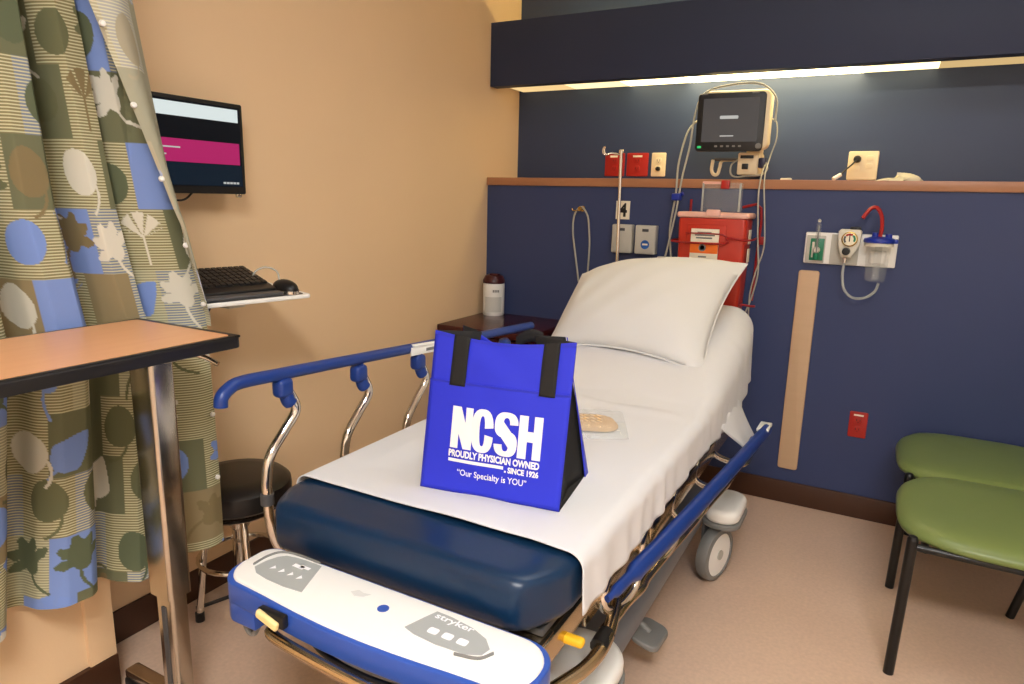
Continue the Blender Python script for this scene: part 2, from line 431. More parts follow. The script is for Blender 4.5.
# plan of the cloth: (distance from leading edge along y, x) ; the hem end has one deep fold behind the front layer
_plan = [(0., .362), (.04, .368), (.08, .352), (.13, .305), (.17, .258), (.20, .25), (.205, .275), (.165, .335), (.175, .352), (.21, .345), (.245, .285), (.26, .232), (.29, .235), (.30, .30), (.335, .345), (.385, .345), (.42, .30), (.43, .24), (.46, .23), (.475, .28), (.50, .34), (.56, .35), (.60, .32), (.61, .25), (.64, .23), (.655, .28), (.68, .345), (.74, .345), (.78, .30), (.80, .24), (.83, .24), (.85, .30), (.89, .345), (.96, .34), (1.02, .28), (1.1, .31)]
_pp = smooth([V(a, c, 0) for a, c in _plan], 10); PL = np.array([[q.x, q.y] for q in _pp])
_arc = np.concatenate([[0], np.cumsum(np.hypot(*np.diff(PL, axis=0).T))]); ARC = _arc[-1]
def cur_pos(s, t):
    z = ZB + (ZT - ZB) * t
    a = s * ARC
    d = np.interp(a, _arc, PL[:, 0]); x = np.interp(a, _arc, PL[:, 1])
    k = np.clip((z - .35) / 1.4, 0, 1)
    spread = 1.06 - .34 * k                       # folds gather towards the top
    dd = d * spread
    x = .315 + (x - .315) * (1 - .15 * k) + .006 * np.sin(a * 23 + z * 2.3)
    x = np.where(d > .3, x - .035 * np.clip((d - .3) / .3, 0, 1), x)
    y = lead_y(z) - dd
    x = np.where(y < -2.515, np.minimum(x, .333), x)
    hem = (.012 * np.sin(a * 9 + 1.) + .008 * np.clip((a - .5) / .5, 0, 1)) * np.clip(1 - t * 6, 0, 1)
    return np.stack([x, y, z + hem], -1)
cloth('curtain_panel', 640, 900, cur_pos, lambda s, t: (s * ARC + 3., (ZB + (ZT - ZB) * t) + 2.), clothmat('curtain_print', False), cur)
# the leading edge turned back towards the room: the paler reverse of the cloth
def turn_pos(s, t):
    z = 1.0 + 1.6 * t
    w = np.interp(z, [1.0, 1.1, 1.4, 1.8, 2.6], [.004, .02, .075, .155, .22])
    y = lead_y(z) + .002 - w * s
    x = .366 + .055 * np.sin(np.clip(s, 0, 1) * 1.5) * np.clip(w / .05, 0, 1) + .012 * np.sin(s * 5 + z * 3)
    return np.stack([x, y, z], -1)
cloth('turned_edge', 110, 620, turn_pos, lambda s, t: (9. + s * .2, 3.3 + 1.6 * t), clothmat('curtain_reverse', True), cur)
for k in range(6):
    b = B(); z = 1.06 + k * .155; w = float(np.interp(z, [1.0, 1.1, 1.4, 1.8], [.004, .02, .075, .155]))
    lathe(b, [(0, .004), (.006, .001), (.007, -.004), (0, -.006)], (.368 + .058 * min(1, w / .05), float(lead_y(z)) - w * .96, z), axis='x', seg=10); obj('hem_snap', b, white, cur)
for k in range(2):
    b = B(); z = .58 + k * .18
    lathe(b, [(0, .012), (.006, .009), (.007, .004), (0, .0)], (.368, float(lead_y(z)) - .012, z), axis='x', seg=10); obj('hem_snap', b, white, cur)
tk = B(); box(tk, (.29, -5.3, CEIL - .03), (.34, -1.0, CEIL), .004)
tag(obj('curtain_track', tk, white), 'white curtain track on the ceiling over the entrance curtain', 'curtain track')
for k in range(8): tubeo('curtain_hook', [(.315, -2.64 - k * .1, 2.58), (.315, -2.64 - k * .1, CEIL - .031)], .004, chrome, cur, seg=6, sm=0)

# ------------------------------------------------------------------ overbed table
tb = thing('overbed_table', (.46, -2.56, 0), 'overbed table with peach wood top and black edge in front of the curtain', 'table')
X0, X1, Y0, Y1, TZ = .346, .700, -3.34, -2.535, 1.042
Ms = Matrix.Translation((X1, Y1, 0)) @ Matrix.Rotation(math.radians(0.), 4, 'Z') @ Matrix.Translation((-X1, -Y1, 0))
def FR(z0): return lambda u, v, w: tuple(Ms @ V(u, v, z0 + w))
b = B(); prism(b, rrect(X0, Y0, X1, Y1, .012, 3), .025, FR(TZ - .028), .003)
for lo, hi in (((X0 + .001, Y0, TZ - .006), (X0 + .013, Y1 - .001, TZ)), ((X1 - .013, Y0, TZ - .006), (X1 - .001, Y1 - .001, TZ)), ((X0 + .001, Y1 - .017, TZ - .006), (X1 - .001, Y1 - .001, TZ)), ((X0 + .001, Y0, TZ - .006), (X1 - .001, Y0 + .013, TZ))): box(b, lo, hi, .002)
obj('edge_band', b, black, tb)
b = B(); prism(b, rrect(X0 + .014, Y0 + .014, X1 - .014, Y1 - .018, .008, 3), .004, FR(TZ - .0035)); obj('top', b, tablewood, tb)
b = B(); box(b, (.42, -2.95, TZ - .050), (.60, -2.57, TZ - .028), .006); box(b, (.44, -2.62, TZ - .070), (.55, -2.56, TZ - .048), .004); obj('support_bracket', b, offw, tb)
tubeo('height_lever', [(.57, -2.57, TZ - .05), (.60, -2.55, TZ - .062), (.625, -2.54, TZ - .075)], .006, steel, tb)
b = B(); prism(b, rrect(.406, -2.614, .490, -2.553, .010, 4), .635, XY(.37)); obj('outer_column', b, steel, tb, ang=60)
b = B(); prism(b, rrect(.418, -2.605, .480, -2.56, .008, 4), .33, XY(.07)); obj('inner_column', b, steel, tb, ang=60)
b = B(); box(b, (.441, -2.608, .1), (.457, -2.6045, .34), .001); obj('slot', b, dkgrey, tb)
b = B(); box(b, (.24, -2.60, .055), (.72, -2.56, .080), .006); box(b, (.43, -3.25, .055), (.475, -2.58, .080), .006); box(b, (.24, -3.26, .055), (.72, -3.22, .080), .006)
obj('base', b, steel, tb)
for cx, cy in ((.262, -2.582), (.70, -2.582), (.262, -3.24), (.70, -3.24)):
    w = B(); lathe(w, [(0, -.015), (.020, -.015), (.025, -.009), (.025, .009), (.020, .015), (0, .015)], (cx, cy, .025), axis='x', seg=20)
    c = obj('caster', w, black, tb)
    boxo('fork', (cx - .024, cy - .02, .03), (cx + .024, cy + .012, .056), black, c, .006)

# ------------------------------------------------------------------ wall monitor, tray, keyboard, mouse
mo = thing('wall_monitor', (.06, -2.2, 1.34), 'black flat screen on the beige wall showing a magenta band', 'monitor')
y0, y1, z0, z1, mx = -2.49, -1.99, 1.337, 1.607, .10
b = B(); prism(b, rrect(y0, z0, y1, z1, .006, 3), .03, WALLL(mx - .03), .003); obj('casing', b, black, mo)
boxo('back_box', (.04, -2.34, 1.40), (.072, -2.14, 1.54), black, mo, .006)
boxo('wall_arm', (.0, -2.28, 1.43), (.042, -2.20, 1.51), blackmet, mo, .004)
sc = boxo('screen', (mx, y0 + .012, z0 + .022), (mx + .0012, y1 - .012, z1 - .012), sc_dark, mo)
boxo('title_bar', (mx + .001, y0 + .013, z1 - .056), (mx + .002, y1 - .020, z1 - .018), sc_white, sc)
boxo('banner', (mx + .001, y0 + .013, z0 + .088), (mx + .002, y1 - .020, z0 + .152), sc_pink, sc)
boxo('wallpaper', (mx + .001, y0 + .013, z0 + .024), (mx + .002, y1 - .014, z0 + .086), sc_teal, sc)
b = B()
for (a, c, h, t) in ((-2.42, -2.215, z0 + .126, .004), (-2.30, -2.26, z0 + .106, .004)):
    b = B(); box(b, (mx + .002, a, h), (mx + .0028, c, h + t)); obj('caption', b, sc_text, sc)
b = B()
for k in range(5): box(b, (mx + .002, -2.075 + k * .012, z0 + .03), (mx + .0028, -2.066 + k * .012, z0 + .036))
obj('tray_icon', b, sc_text, sc)
b = B(); box(b, (mx - .004, -2.03, z0 - .010), (mx + .003, -2.01, z0 + .001), .002); obj('camera_clip', b, steel, mo)
tubeo('cable', [(.07, -2.30, 1.345), (.08, -2.26, 1.322), (.08, -2.20, 1.318), (.07, -2.15, 1.35)], .003, cabled, mo)

tr = thing('keyboard_tray', (.1, -2.15, 1.0), 'white wall-mounted keyboard shelf under the flat screen', 'shelf')
Mt = Matrix.Translation((.31, -2.01, 1.055)) @ Matrix.Rotation(math.radians(-12), 4, 'Z') @ Matrix.Rotation(math.radians(3), 4, 'Y')
def TRY(u, v, w): return tuple(Mt @ V(u, v, w))
b = B(); prism(b, rrect(-.20, -.38, .098, .0, .012, 3), .012, lambda u, v, w: TRY(u, v, w - .012), .003); obj('shelf_board', b, white, tr)
b = B(); prism(b, rrect(-.18, -.37, .09, -.02, .01, 3), .002, lambda u, v, w: TRY(u, v, w)); obj('mat', b, dkgrey, tr)
b = B(); box(b, (.0, -2.26, 1.0), (.02, -2.10, 1.10), .004); box(b, (.018, -2.21, 1.012), (.26, -2.15, 1.03), .004); obj('wall_bracket', b, offw, tr)
kb = thing('keyboard', TRY(.0, -.2, .005), 'black keyboard lying on the white wall shelf', 'keyboard')
def KB(u, v, w): return TRY(u, v, .004 + w + max(0, (.05 - u)) * .20)
b = B(); prism(b, rrect(-.14, -.345, .05, -.085, .008, 3), .014, KB, .003); obj('casing', b, black, kb)
b = B()
for i in range(6):
    for j in range(14):
        u0 = -.132 + i * .024; v0 = -.34 + j * .0178
        prism(b, [(u0 + .002, v0 + .002), (u0 + .021, v0 + .002), (u0 + .021, v0 + .0155), (u0 + .002, v0 + .0155)], .006, lambda u, v, w: KB(u, v, w + .014))
obj('keys', b, mat('key_black', (30, 28, 28), .45), kb)
b = B(); prism(b, rrect(.052, -.345, .092, -.085, .008, 3), .010, lambda u, v, w: TRY(u, v, .003 + w), .004); obj('palm_rest', b, dkgrey, kb)
ms = thing('mouse', TRY(.04, -.05, .003), 'black mouse with silver rim at the end of the keyboard shelf', 'mouse')
def shell(c, rx, ry, h, p=1.):
    def fn(s, t):
        a = 2 * PI * s; r = math.sin(t * PI / 2); hh = h * math.cos(t * PI / 2) ** .8
        return TRY(c[0] + rx * r * math.cos(a), c[1] + ry * r * math.sin(a), c[2] + hh)
    return fn
b = B(); grid(b, 28, 10, shell((.045, -.055, .010), .052, .030, .030), True); obj('shell', b, black, ms)
b = B(); grid(b, 28, 3, lambda s, t: TRY(.045 + .054 * math.cos(2 * PI * s), -.055 + .032 * math.sin(2 * PI * s), .003 + .009 * t), True); obj('rim', b, chrome, ms)
tag(tubeo('mouse_cable', [TRY(*q) for q in ((.0, -.05, .012), (-.03, -.03, .025), (-.045, -.03, .05), (-.05, -.06, .064), (-.05, -.095, .055), (-.05, -.11, .03), (-.07, -.10, .012))], .003, clearg), 'pale looped mouse cable standing up behind the mouse', 'cable')
tag(boxo('cable_plug', TRY(-.05, -.075, .003), tuple(V(*TRY(-.05, -.075, .003)) + V(.04, .03, .008)), white, bev=.002), 'small white plug block lying behind the mouse', 'plug')
tag(tubeo('shelf_cable', [(.05, -2.34, 1.035), (.12, -2.33, 1.0), (.17, -2.28, .985), (.2, -2.24, 1.0), (.17, -2.2, 1.018)], .0035, cabled), 'short dark cable hanging under the keyboard shelf', 'cable')

# ------------------------------------------------------------------ stool
st = thing('stool', (.19, -2.165, 0), 'round black padded stool on chrome legs behind the curtain', 'stool')
sx, sy = .19, -2.165
latheo('seat', [(0, .475), (.10, .475), (.145, .468), (.163, .452), (.166, .43), (.162, .40), (.15, .39), (0, .39)], (sx, sy, 0), blackv, st, seg=40)
latheo('column', [(0, .39), (.03, .39), (.03, .30), (.022, .29), (.022, .13), (0, .13)], (sx, sy, 0), chrome, st)
b = B()
lathe(b, [(.105, .36), (.112, .367), (.119, .36), (.112, .353), (.105, .36)], (sx, sy, 0))
obj('trim_ring', b, chrome, st)
for k in range(4):
    a = PI / 4 + k * PI / 2 + .25
    ex, ey = sx + .135 * math.cos(a), sy + .135 * math.sin(a)
    tubeo('leg', [(sx + .06 * math.cos(a), sy + .06 * math.sin(a), .388), (sx + .10 * math.cos(a), sy + .10 * math.sin(a), .30), (ex, ey, .02)], .011, chrome, st)
    latheo('foot', [(0, 0), (.014, 0), (.014, .03), (0, .03)], (ex, ey, 0), black, st, seg=12)
b = B()
R1 = smooth([(sx + .128 * math.cos(i * PI / 12), sy + .128 * math.sin(i * PI / 12), .20) for i in range(25)], 1)
tube(b, R1, .008, seg=8, sm=0); obj('foot_ring', b, chrome, st)
tag(tubeo('floor_cord', [(.06, -2.25, .006), (.14, -2.08, .006), (.30, -2.05, .006), (.45, -1.98, .006), (.62, -1.80, .006), (.70, -1.55, .006)], .006, cabled), 'dark power cord lying on the floor behind the stool', 'cord')

# ------------------------------------------------------------------ nightstand, wipes canister
ns = thing('nightstand', (.27, -.57, 0), 'dark cherry bedside cabinet in the corner behind the tote bag', 'cabinet')
b = B(); prism(b, rrect(.016, -.825, .53, -.345, .01, 3), .03, XY(.705), .006); obj('top', b, darkwood, ns)
b = B(); box(b, (.03, -.77, .06), (.51, -.36, .705), .004); box(b, (.05, -.75, 0), (.49, -.37, .06)); obj('body', b, darkwood, ns)
for za, zb in ((.54, .69), (.09, .525)):
    d = boxo('drawer_front' if za > .3 else 'door', (.04, -.788, za), (.50, -.77, zb), darkwood, ns, .003)
    tubeo('handle', [(.20, -.788, zb - .05), (.20, -.81, zb - .05), (.34, -.81, zb - .05), (.34, -.788, zb - .05)], .006, chrome, d, sm=0)
wc = thing('wipes_canister', (.088, -.412, .735), 'white canister with maroon lid standing on the cherry cabinet', 'canister')
cx, cy = .098, -.412
latheo('body', [(0, 0), (.054, 0), (.057, .006), (.057, .166), (.054, .172), (0, .172)], (cx, cy, .735), white, wc, seg=36)
latheo('lid', [(0, .17), (.058, .17), (.058, .186), (.052, .196), (.047, .208), (.03, .215), (.018, .216), (0, .213)], (cx, cy, .735), maroon, wc, seg=36)
b = B(); box(b, (cx - .008, cy - .035, .735 + .205), (cx + .04, cy - .005, .735 + .221), .004); obj('lid_tab', b, maroon, wc)
def cyl_patch(bm, a0, a1, h0, h1, r, n=14):
    grid(bm, n, 2, lambda s, t: (cx + r * math.cos(a0 + (a1 - a0) * s), cy + r * math.sin(a0 + (a1 - a0) * s), .735 + h0 + (h1 - h0) * t))
av = math.atan2(-3.53 + .41, 1.9 - .088)
b = B(); cyl_patch(b, av - .9, av + .8, .02, .10, .0576); obj('label', b, mat('label_grey', (206, 206, 200), .5), wc)
b = B()
for k in range(4): cyl_patch(b, av - .1 + k * .16, av + .02 + k * .16, .125, .138, .0576, 5)
obj('printing', b, grey, wc)

# ------------------------------------------------------------------ hospital stretcher
bed = thing('stretcher', (1.10, -1.55, 0), 'blue and chrome wheeled hospital stretcher in the middle of the room', 'stretcher')
BX0, BX1 = .735, 1.465
def deckz(y):                      # top of the mattress along the bed
    # flat foot part, raised backrest with a soft bend
    y = -y
    yb = 1.42
    s = .285
    d = yb - y
    return .682 + s * .5 * (d + math.sqrt(d * d + .012)) - s * .5 * (.0045)
# footboard control panel
def board_out(o=0.):
    pts = []
    L, Rr = .822 - o, 1.503 + o
    yb, yf = -2.588 + o, -2.742 - o
    def arc(cx, cy, r, a0, a1, n=8): return [(cx + r * math.cos(a0 + (a1 - a0) * k / n), cy + r * math.sin(a0 + (a1 - a0) * k / n)) for k in range(n + 1)]
    pts += arc(Rr - .06, yb - .06, .06, 0, PI / 2)
    pts += arc(L + .035, yb - .035, .035, PI / 2, PI)
    pts += arc(L + .06, yf + .075, .06, PI, PI * 1.42)
    for k in range(1, 10):
        s = k / 10; pts.append((L + .08 + (Rr - L - .16) * s, yf + .016 - .018 * math.sin(PI * s)))
    pts += arc(Rr - .06, yf + .075, .06, PI * 1.58, PI * 2)
    return pts
BZ = .607
b = B(); prism(b, board_out(-.004), .014, XY(BZ - .014), .006, 3); fb = obj('control_panel', b, white, bed)
b = B(); prism(b, board_out(.004), .046, XY(BZ - .052), .004, 3); bo_ = board_out(.0035)
le_ = [q for q in bo_ if q[0] < .925]; k_ = next(n for n, q in enumerate(bo_) if q[0] < 1.2)
re_ = [q for q in bo_[k_:] if q[0] > 1.425] + [q for q in bo_[:k_] if q[0] > 1.425]
prism(b, [(.925, le_[0][1])] + le_ + [(.925, le_[-1][1])], .07, XY(BZ - .092), .004, 3)
prism(b, [(1.425, re_[0][1])] + re_ + [(1.425, re_[-1][1])], .07, XY(BZ - .092), .004, 3)
obj('footboard_shell', b, blue, bed)
def icon(pts): # flat grey decal on the panel
    bb = B(); prism(bb, pts, .0008, XY(BZ)); return bb
d1 = obj('pedal_decal', icon([(.866, -2.672), (.868, -2.645), (.876, -2.622), (.888, -2.609), (.91, -2.604), (.94, -2.602), (.979, -2.602), (1.013, -2.69), (.97, -2.694), (.92, -2.692), (.886, -2.686)]), decal, fb)
d2 = obj('brand_decal', icon([(1.245, -2.676), (1.258, -2.636), (1.268, -2.609), (1.30, -2.610), (1.35, -2.618), (1.385, -2.632), (1.404, -2.652), (1.40, -2.672), (1.375, -2.684), (1.32, -2.688), (1.27, -2.684)]), decal, fb)
b = B(); tube(b, [(.858, -2.668, BZ + .001), (.858, -2.630, BZ + .001), (.872, -2.604, BZ + .001), (.91, -2.596, BZ + .001), (.97, -2.596, BZ + .001)], .004, seg=6, flat=.3); obj('decal_swoosh', b, grey, fb); b = B()
tube(b, [(1.36, -2.694, BZ + .001), (1.40, -2.684, BZ + .001), (1.416, -2.660, BZ + .001)], .005, seg=6, flat=.3); obj('decal_swoosh', b, grey, fb)
b = B(); textmesh(b, 'stryker', lambda s, t: (1.274 + .082 * s, -2.632 + .020 * t - .004 * s, BZ + .0016), .02); obj('brand_lettering', b, inkw, d2)
b = B()
for k in range(3): prism(b, rrect(1.285 + k * .03, -2.668, 1.305 + k * .03, -2.652, .004, 2), .0006, XY(BZ + .0008))
obj('icon_row', b, inkw, d2)
b = B(); [prism(b, [(.897 + k * .024, -2.662), (.907 + k * .024, -2.655), (.899 + k * .024, -2.648)], .0006, XY(BZ + .0008)) for k in range(4)]
box(b, (.928, -2.632, BZ + .001), (.955, -2.622, BZ + .0016)); box(b, (.945, -2.628, BZ + .001), (.968, -2.620, BZ + .0016)); obj('icon_row', b, inkw, d1)
b = B(); lathe(b, [(0, 0), (.011, 0), (.011, .001), (0, .001)], (1.178, -2.652, BZ), seg=20); obj('blue_dot', b, blue, fb)
b = B(); prism(b, [(1.09, -2.64), (1.10, -2.628), (1.115, -2.632), (1.13, -2.628), (1.122, -2.642), (1.105, -2.648)], .0005, XY(BZ)); obj('faint_mark', b, mat('faint_grey', (216, 216, 212), .4), fb)
# foot grab bar, label and loop under the board
tubeo('foot_bar', [(.975, -2.70, .558), (.985, -2.735, .552), (1.02, -2.755, .548), (1.25, -2.768, .545), (1.39, -2.755, .545), (1.46, -2.70, .55)], .011, bronze, bed)
tubeo('foot_bar', [(.98, -2.67, .53), (1.1, -2.72, .525), (1.25, -2.725, .525), (1.42, -2.68, .53)], .006, black, bed)
b = B(); box(b, (-.027, -.005, -.0085), (.027, .005, .0085), .004, 3, M=Matrix.Translation((1.0, -2.762, .586)) @ Matrix.Rotation(math.radians(16), 4, 'Y')); obj('release_label', b, paleyel, bed)
b = B(); box(b, (.968, -2.758, .572), (1.034, -2.742, .598), .004); obj('release_recess', b, black, bed)
tubeo('drain_hook', [(.868, -2.67, .54), (.868, -2.70, .505), (.874, -2.703, .487), (.888, -2.703, .483), (.899, -2.70, .50), (.90, -2.67, .54)], .006, grey, bed)
# litter frame and decks
b = B()
for x in (.775, 1.425):
    box(b, (x - .018, -2.545, .485), (x + .018, -.62, .540), .006)
for y in (-2.52, -2.0, -1.42, -.64): box(b, (.775, y - .02, .488), (1.425, y + .02, .535), .005)
obj('litter_frame', b, bronze, bed)
boxo('seat_deck', (.77, -2.50, .545), (1.43, -1.44, .562), dkgrey, bed, .004)
b = B()
def deckpt(y, off): return deckz(y) - off
ys = [-1.42 + k * (.86) / 12 for k in range(13)]
grid(b, 2, 13, lambda s, t: (.79 + .62 * s - (.0), -1.42 + .83 * t, deckz(-1.42 + .83 * t) - .105))
grid(b, 2, 13, lambda s, t: (.79 + .62 * s - (.0), -1.42 + .83 * t, deckz(-1.42 + .83 * t) - .122))
obj('backrest_deck', b, dkgrey, bed, recalc=False)
for x in (.82, 1.38): tubeo('backrest_strut', [(x, -1.25, .53), (x, -.75, .775)], .012, steel, bed, sm=0)
boxo('head_bar', (.80, -.60, .49), (1.40, -.568, .545), bronze, bed, .008)
# lift columns and base
for y in (-2.05, -1.05):
    latheo('lift_column', [(0, .26), (.07, .26), (.07, .42), (.055, .425), (.055, .51), (0, .51)], (1.10, y, 0), offw, bed)
b = B(); prism(b, rrect(.77, -2.42, 1.43, -.95, .10, 6), .10, XY(.17), .04, 4); obj('base_hood', b, mat('hood_grey', (110, 112, 118), .45), bed)
def fender(x, y, w, l, name='fender'):
    bb = B()
    prism(bb, rrect(x - w / 2, y - l / 2, x + w / 2, y + l / 2, w * .46, 8), .052, XY(.232), .02, 5)
    f = obj(name, bb, white, bed)
    bb = B(); prism(bb, rrect(x - w / 2 - .004, y - l / 2 - .004, x + w / 2 + .004, y + l / 2 + .004, w * .46, 8), .018, XY(.216), .004)
    obj('rim', bb, grey, f)
def caster(x, y, ang):
    M = Matrix.Translation((x, y, 0)) @ Matrix.Rotation(ang, 4, 'Z') @ Matrix.Translation((-x, -y, 0))
    def mk(name, bb, m, par):
        bmesh.ops.transform(bb, matrix=M, verts=bb.verts); return obj(name, bb, m, par)
    w = B(); lathe(w, [(0, -.016), (.03, -.02), (.085, -.018), (.085, .018), (.03, .022), (0, .022)], (x, y, .10), axis='x', seg=36); c = mk('caster', w, white, bed)
    w = B(); lathe(w, [(.080, -.024), (.096, -.020), (.10, -.010), (.10, .010), (.096, .020), (.080, .024), (.080, -.024)], (x, y, .10), axis='x', seg=40); mk('tyre', w, grey, c)
    w = B(); lathe(w, [(0, -.026), (.018, -.026), (.018, .026), (0, .026)], (x, y, .10), axis='x', seg=16); mk('axle_cap', w, greyw, c)
    w = B(); box(w, (x - .045, y - .03, .10), (x - .030, y + .03, .215), .006); box(w, (x - .04, y - .02, .204), (x + .02, y + .02, .222)); mk('fork', w, dkgrey, c)
for x in (1.478, .722):
    caster(x + (.006 if x > 1 else 0), -1.165, -.3 if x > 1 else -.1)
    fender(x + (.02 if x > 1 else -.02), -1.10, .125, .23)
caster(1.37, -2.30, -.2); fender(1.37, -2.31, .215, .50)
caster(.84, -2.10, -.2); fender(.84, -2.08, .15, .30)
# foot pedals
for (x, y, dx) in ((1.44, -1.80, 1), (.76, -1.80, -1)):
    b = B(); prism(b, rrect(-.045, -.075, .045, .075, .03, 5), .018, lambda u, v, w: (x + u * .9, y + v, .125 + w + u * dx * -.25 - v * .15), .006)
    p = obj('pedal', b, grey, bed)
    b = B(); tube(b, [(x - .16 * dx, y + .02, .20), (x - .06 * dx, y + .01, .17), (x, y, .14)], .011); obj('arm', b, grey, p)
# push bumper tube along the right, with black joint
tubeo('bumper_tube', [(1.39, -2.60, .40), (1.425, -2.46, .395), (1.462, -2.36, .40), (1.472, -2.28, .41), (1.462, -2.20, .425), (1.44, -2.12, .44)], .0155, bronze, bed)
tubeo('bumper_joint', [(1.466, -2.295, .41), (1.466, -2.245, .414)], .02, black, bed, sm=0)
tubeo('rail_track', [(1.462, -2.24, .415), (1.47, -2.13, .425), (1.482, -2.06, .43), (1.475, -1.98, .42), (1.485, -1.86, .425), (1.50, -1.75, .435), (1.50, -1.66, .425), (1.512, -1.50, .43), (1.53, -1.34, .44), (1.54, -1.1, .44), (1.55, -.85, .44)], .011, bronze, bed)
tubeo('rail_track', [(1.445, -2.22, .40), (1.46, -2.0, .40), (1.47, -1.7, .405), (1.50, -1.4, .41), (1.52, -1.1, .41), (1.53, -.85, .41)], .008, bronze, bed)
tubeo('foot_loop', [(1.33, -2.54, .46), (1.36, -2.475, .485), (1.395, -2.47, .475), (1.41, -2.52, .43), (1.40, -2.57, .41)], .011, bronze, bed)
b = B(); tube(b, [(1.34, -2.44, .505), (1.40, -2.435, .51), (1.43, -2.43, .505)], .013); h = obj('release_lever', b, bronze, bed)
b = B(); box(b, (1.422, -2.432, .494), (1.482, -2.410, .512), .007, 3); obj('yellow_grip', b, yellow, h)
boxo('corner_block', (1.36, -2.57, .50), (1.44, -2.46, .545), bronze, bed, .01)
# raised left rail
def rail_left():
    r = tubeo('raised_side_rail', [(.640, -2.552, .872), (.640, -2.549, .892), (.640, -2.53, .908), (.640, -2.495, .9165), (.640, -2.391, .9115), (.641, -2.169, .899), (.643, -1.878, .882), (.646, -1.723, .874), (.655, -1.40, .854), (.665, -1.08, .838)], .0155, bluer, bed, seg=14)
    for k in range(5):
        y = k * .272; dz = -k * .0215
        x = .640 + .004 * k
        P = [(x, -2.372 + y, .885 + dz), (x + .004, -2.350 + y, .850 + dz), (x + .006, -2.339 + y, .809 + dz), (x, -2.375 + y, .762 + dz), (x, -2.422 + y, .712 + dz), (x, -2.436 + y, .655 + dz * .5), (x, -2.436 + y, .61), (x + .002, -2.430 + y, .52), (x + .01, -2.405 + y, .45), (x + .05, -2.39 + y, .43), (x + .12, -2.39 + y, .47), (x + .14, -2.39 + y, .51)]
        b = B(); tube(b, P, .0125, seg=12)
        p = obj('rail_post', b, chrome, r)
        b = B(); box(b, (x - .018, -2.395 + y, .852 + dz), (x + .02, -2.350 + y, .900 + dz), .012, 3)
        tube(b, [(x - .004, -2.372 + y, .90 + dz), (x + .002, -2.36 + y, .845 + dz), (x + .004, -2.352 + y, .832 + dz)], .018, seg=12); obj('bracket', b, bluer, r)
        if k == 0:
            b = B(); tube(b, [(x, -2.437, .62), (x, -2.4375, .592)], .0165, sm=0, seg=12); obj('collar', b, dkgrey, r)
    b = B(); box(b, (.634, -1.865, .884), (.664, -1.60, .892), .003, M=Matrix.Translation((.64, -1.865, .888)) @ Matrix.Rotation(math.radians(-3.6), 4, 'X') @ Matrix.Translation((-.64, 1.865, -.885)))
    box(b, (.655, -1.875, .858), (.661, -1.60, .884), .002, M=Matrix.Translation((.64, -1.865, .888)) @ Matrix.Rotation(math.radians(-3.6), 4, 'X') @ Matrix.Translation((-.64, 1.865, -.885)))
    lp = obj('white_rail_plate', b, white, r)
    b = B(); box(b, (.6605, -1.80, .866), (.6618, -1.70, .876), .0, M=Matrix.Translation((.64, -1.865, .888)) @ Matrix.Rotation(math.radians(-3.6), 4, 'X') @ Matrix.Translation((-.64, 1.865, -.885))); obj('plate_printing', b, grey, lp)
    return r
rail_left()
# lowered right rail
rr_ = B()
tube(rr_, [(1.470, -2.268, .512), (1.476, -2.235, .514), (1.488, -2.10, .512), (1.512, -1.80, .506), (1.54, -1.40, .499), (1.566, -1.0, .492), (1.577, -.84, .490)], [.009, .015, .024, .025, .025, .025, .025], seg=14, flat=.8)
rr = obj('lowered_side_rail', rr_, bluer, bed)
for k in range(5):
    y = -2.20 + k * .27; x = 1.455 + k * .02
    b = B(); tube(b, [(1.415, y + .12, .50), (1.425, y + .115, .555), (1.437, y + .06, .568), (1.445, y - .01, .53), (1.447, y - .03, .47), (x + .0, y + .03, .428), (x + .018, y + .10, .445), (x + .022, y + .13, .495)], .0115, seg=12); obj('folded_post', b, chrome, rr)
    b = B(); box(b, (x + .005, y + .09, .475), (x + .04, y + .15, .502), .008); obj('bracket', b, bluer, rr)
b = B(); box(b, (1.548, -.90, .498), (1.592, -.80, .512), .004, M=Matrix.Identity(4)); obj('white_rail_plate', b, white, rr)
b = B(); box(b, (1.475, -1.02, .50), (1.505, -.95, .52), .008); obj('yellow_tag', b, yellow, rr)
b = B(); box(b, (1.425, -2.30, .45), (1.437, -1.95, .53), .004); box(b, (1.435, -1.9, .46), (1.452, -.9, .52), .004); obj('side_plate', b, bronze, bed)

# mattress (separate, lifts off)
b = B()
def matt(s, t):
    # cross-section loop round the mattress, s around, t along
    y = -2.56 + (2.56 - .585) * t
    dz = deckz(y); th = .098 + .018 * max(0., min(1., (-1.6 - y) / .5))
    a = 2 * PI * s
    ca, sa = math.cos(a), math.sin(a)
    e = 1.
    d = min(t, 1 - t) * (2.0)
    hd = max(0., min(1., (y + 1.5) / .5)); n = 10. - 7.2 * hd
    fc = max(0., (y + 2.44) / -.132); pin = 1 - .19 * fc ** 1.5
    if d < .03: e = math.sqrt(max(0, 1 - ((.03 - d) / .03) ** 2)) if d > 0 else 0.
    k = (abs(ca) ** n + abs(sa) ** n) ** (-1 / n)
    e2 = .62 + .38 * e
    return V((BX0 + BX1) / 2 + ((BX1 - BX0) / 2 - .004 - .012 * hd - .022 * max(0., (y + .92) / .35) ** 2) * ca * k * (1 - .035 * (1 - e)) * pin, y + (0 if t > .5 else (1 - 1) * 0), dz - th / 2 + th / 2 * sa * k * e2)
tl = [0, .004, .008, .013, .018, .025] + [.025 + k * .95 / 44 for k in range(1, 45)] + [.982, .987, .992, .996, 1.]
NU = 64
Rg = [[b.verts.new(matt(i / NU, t)) for i in range(NU)] for t in tl]
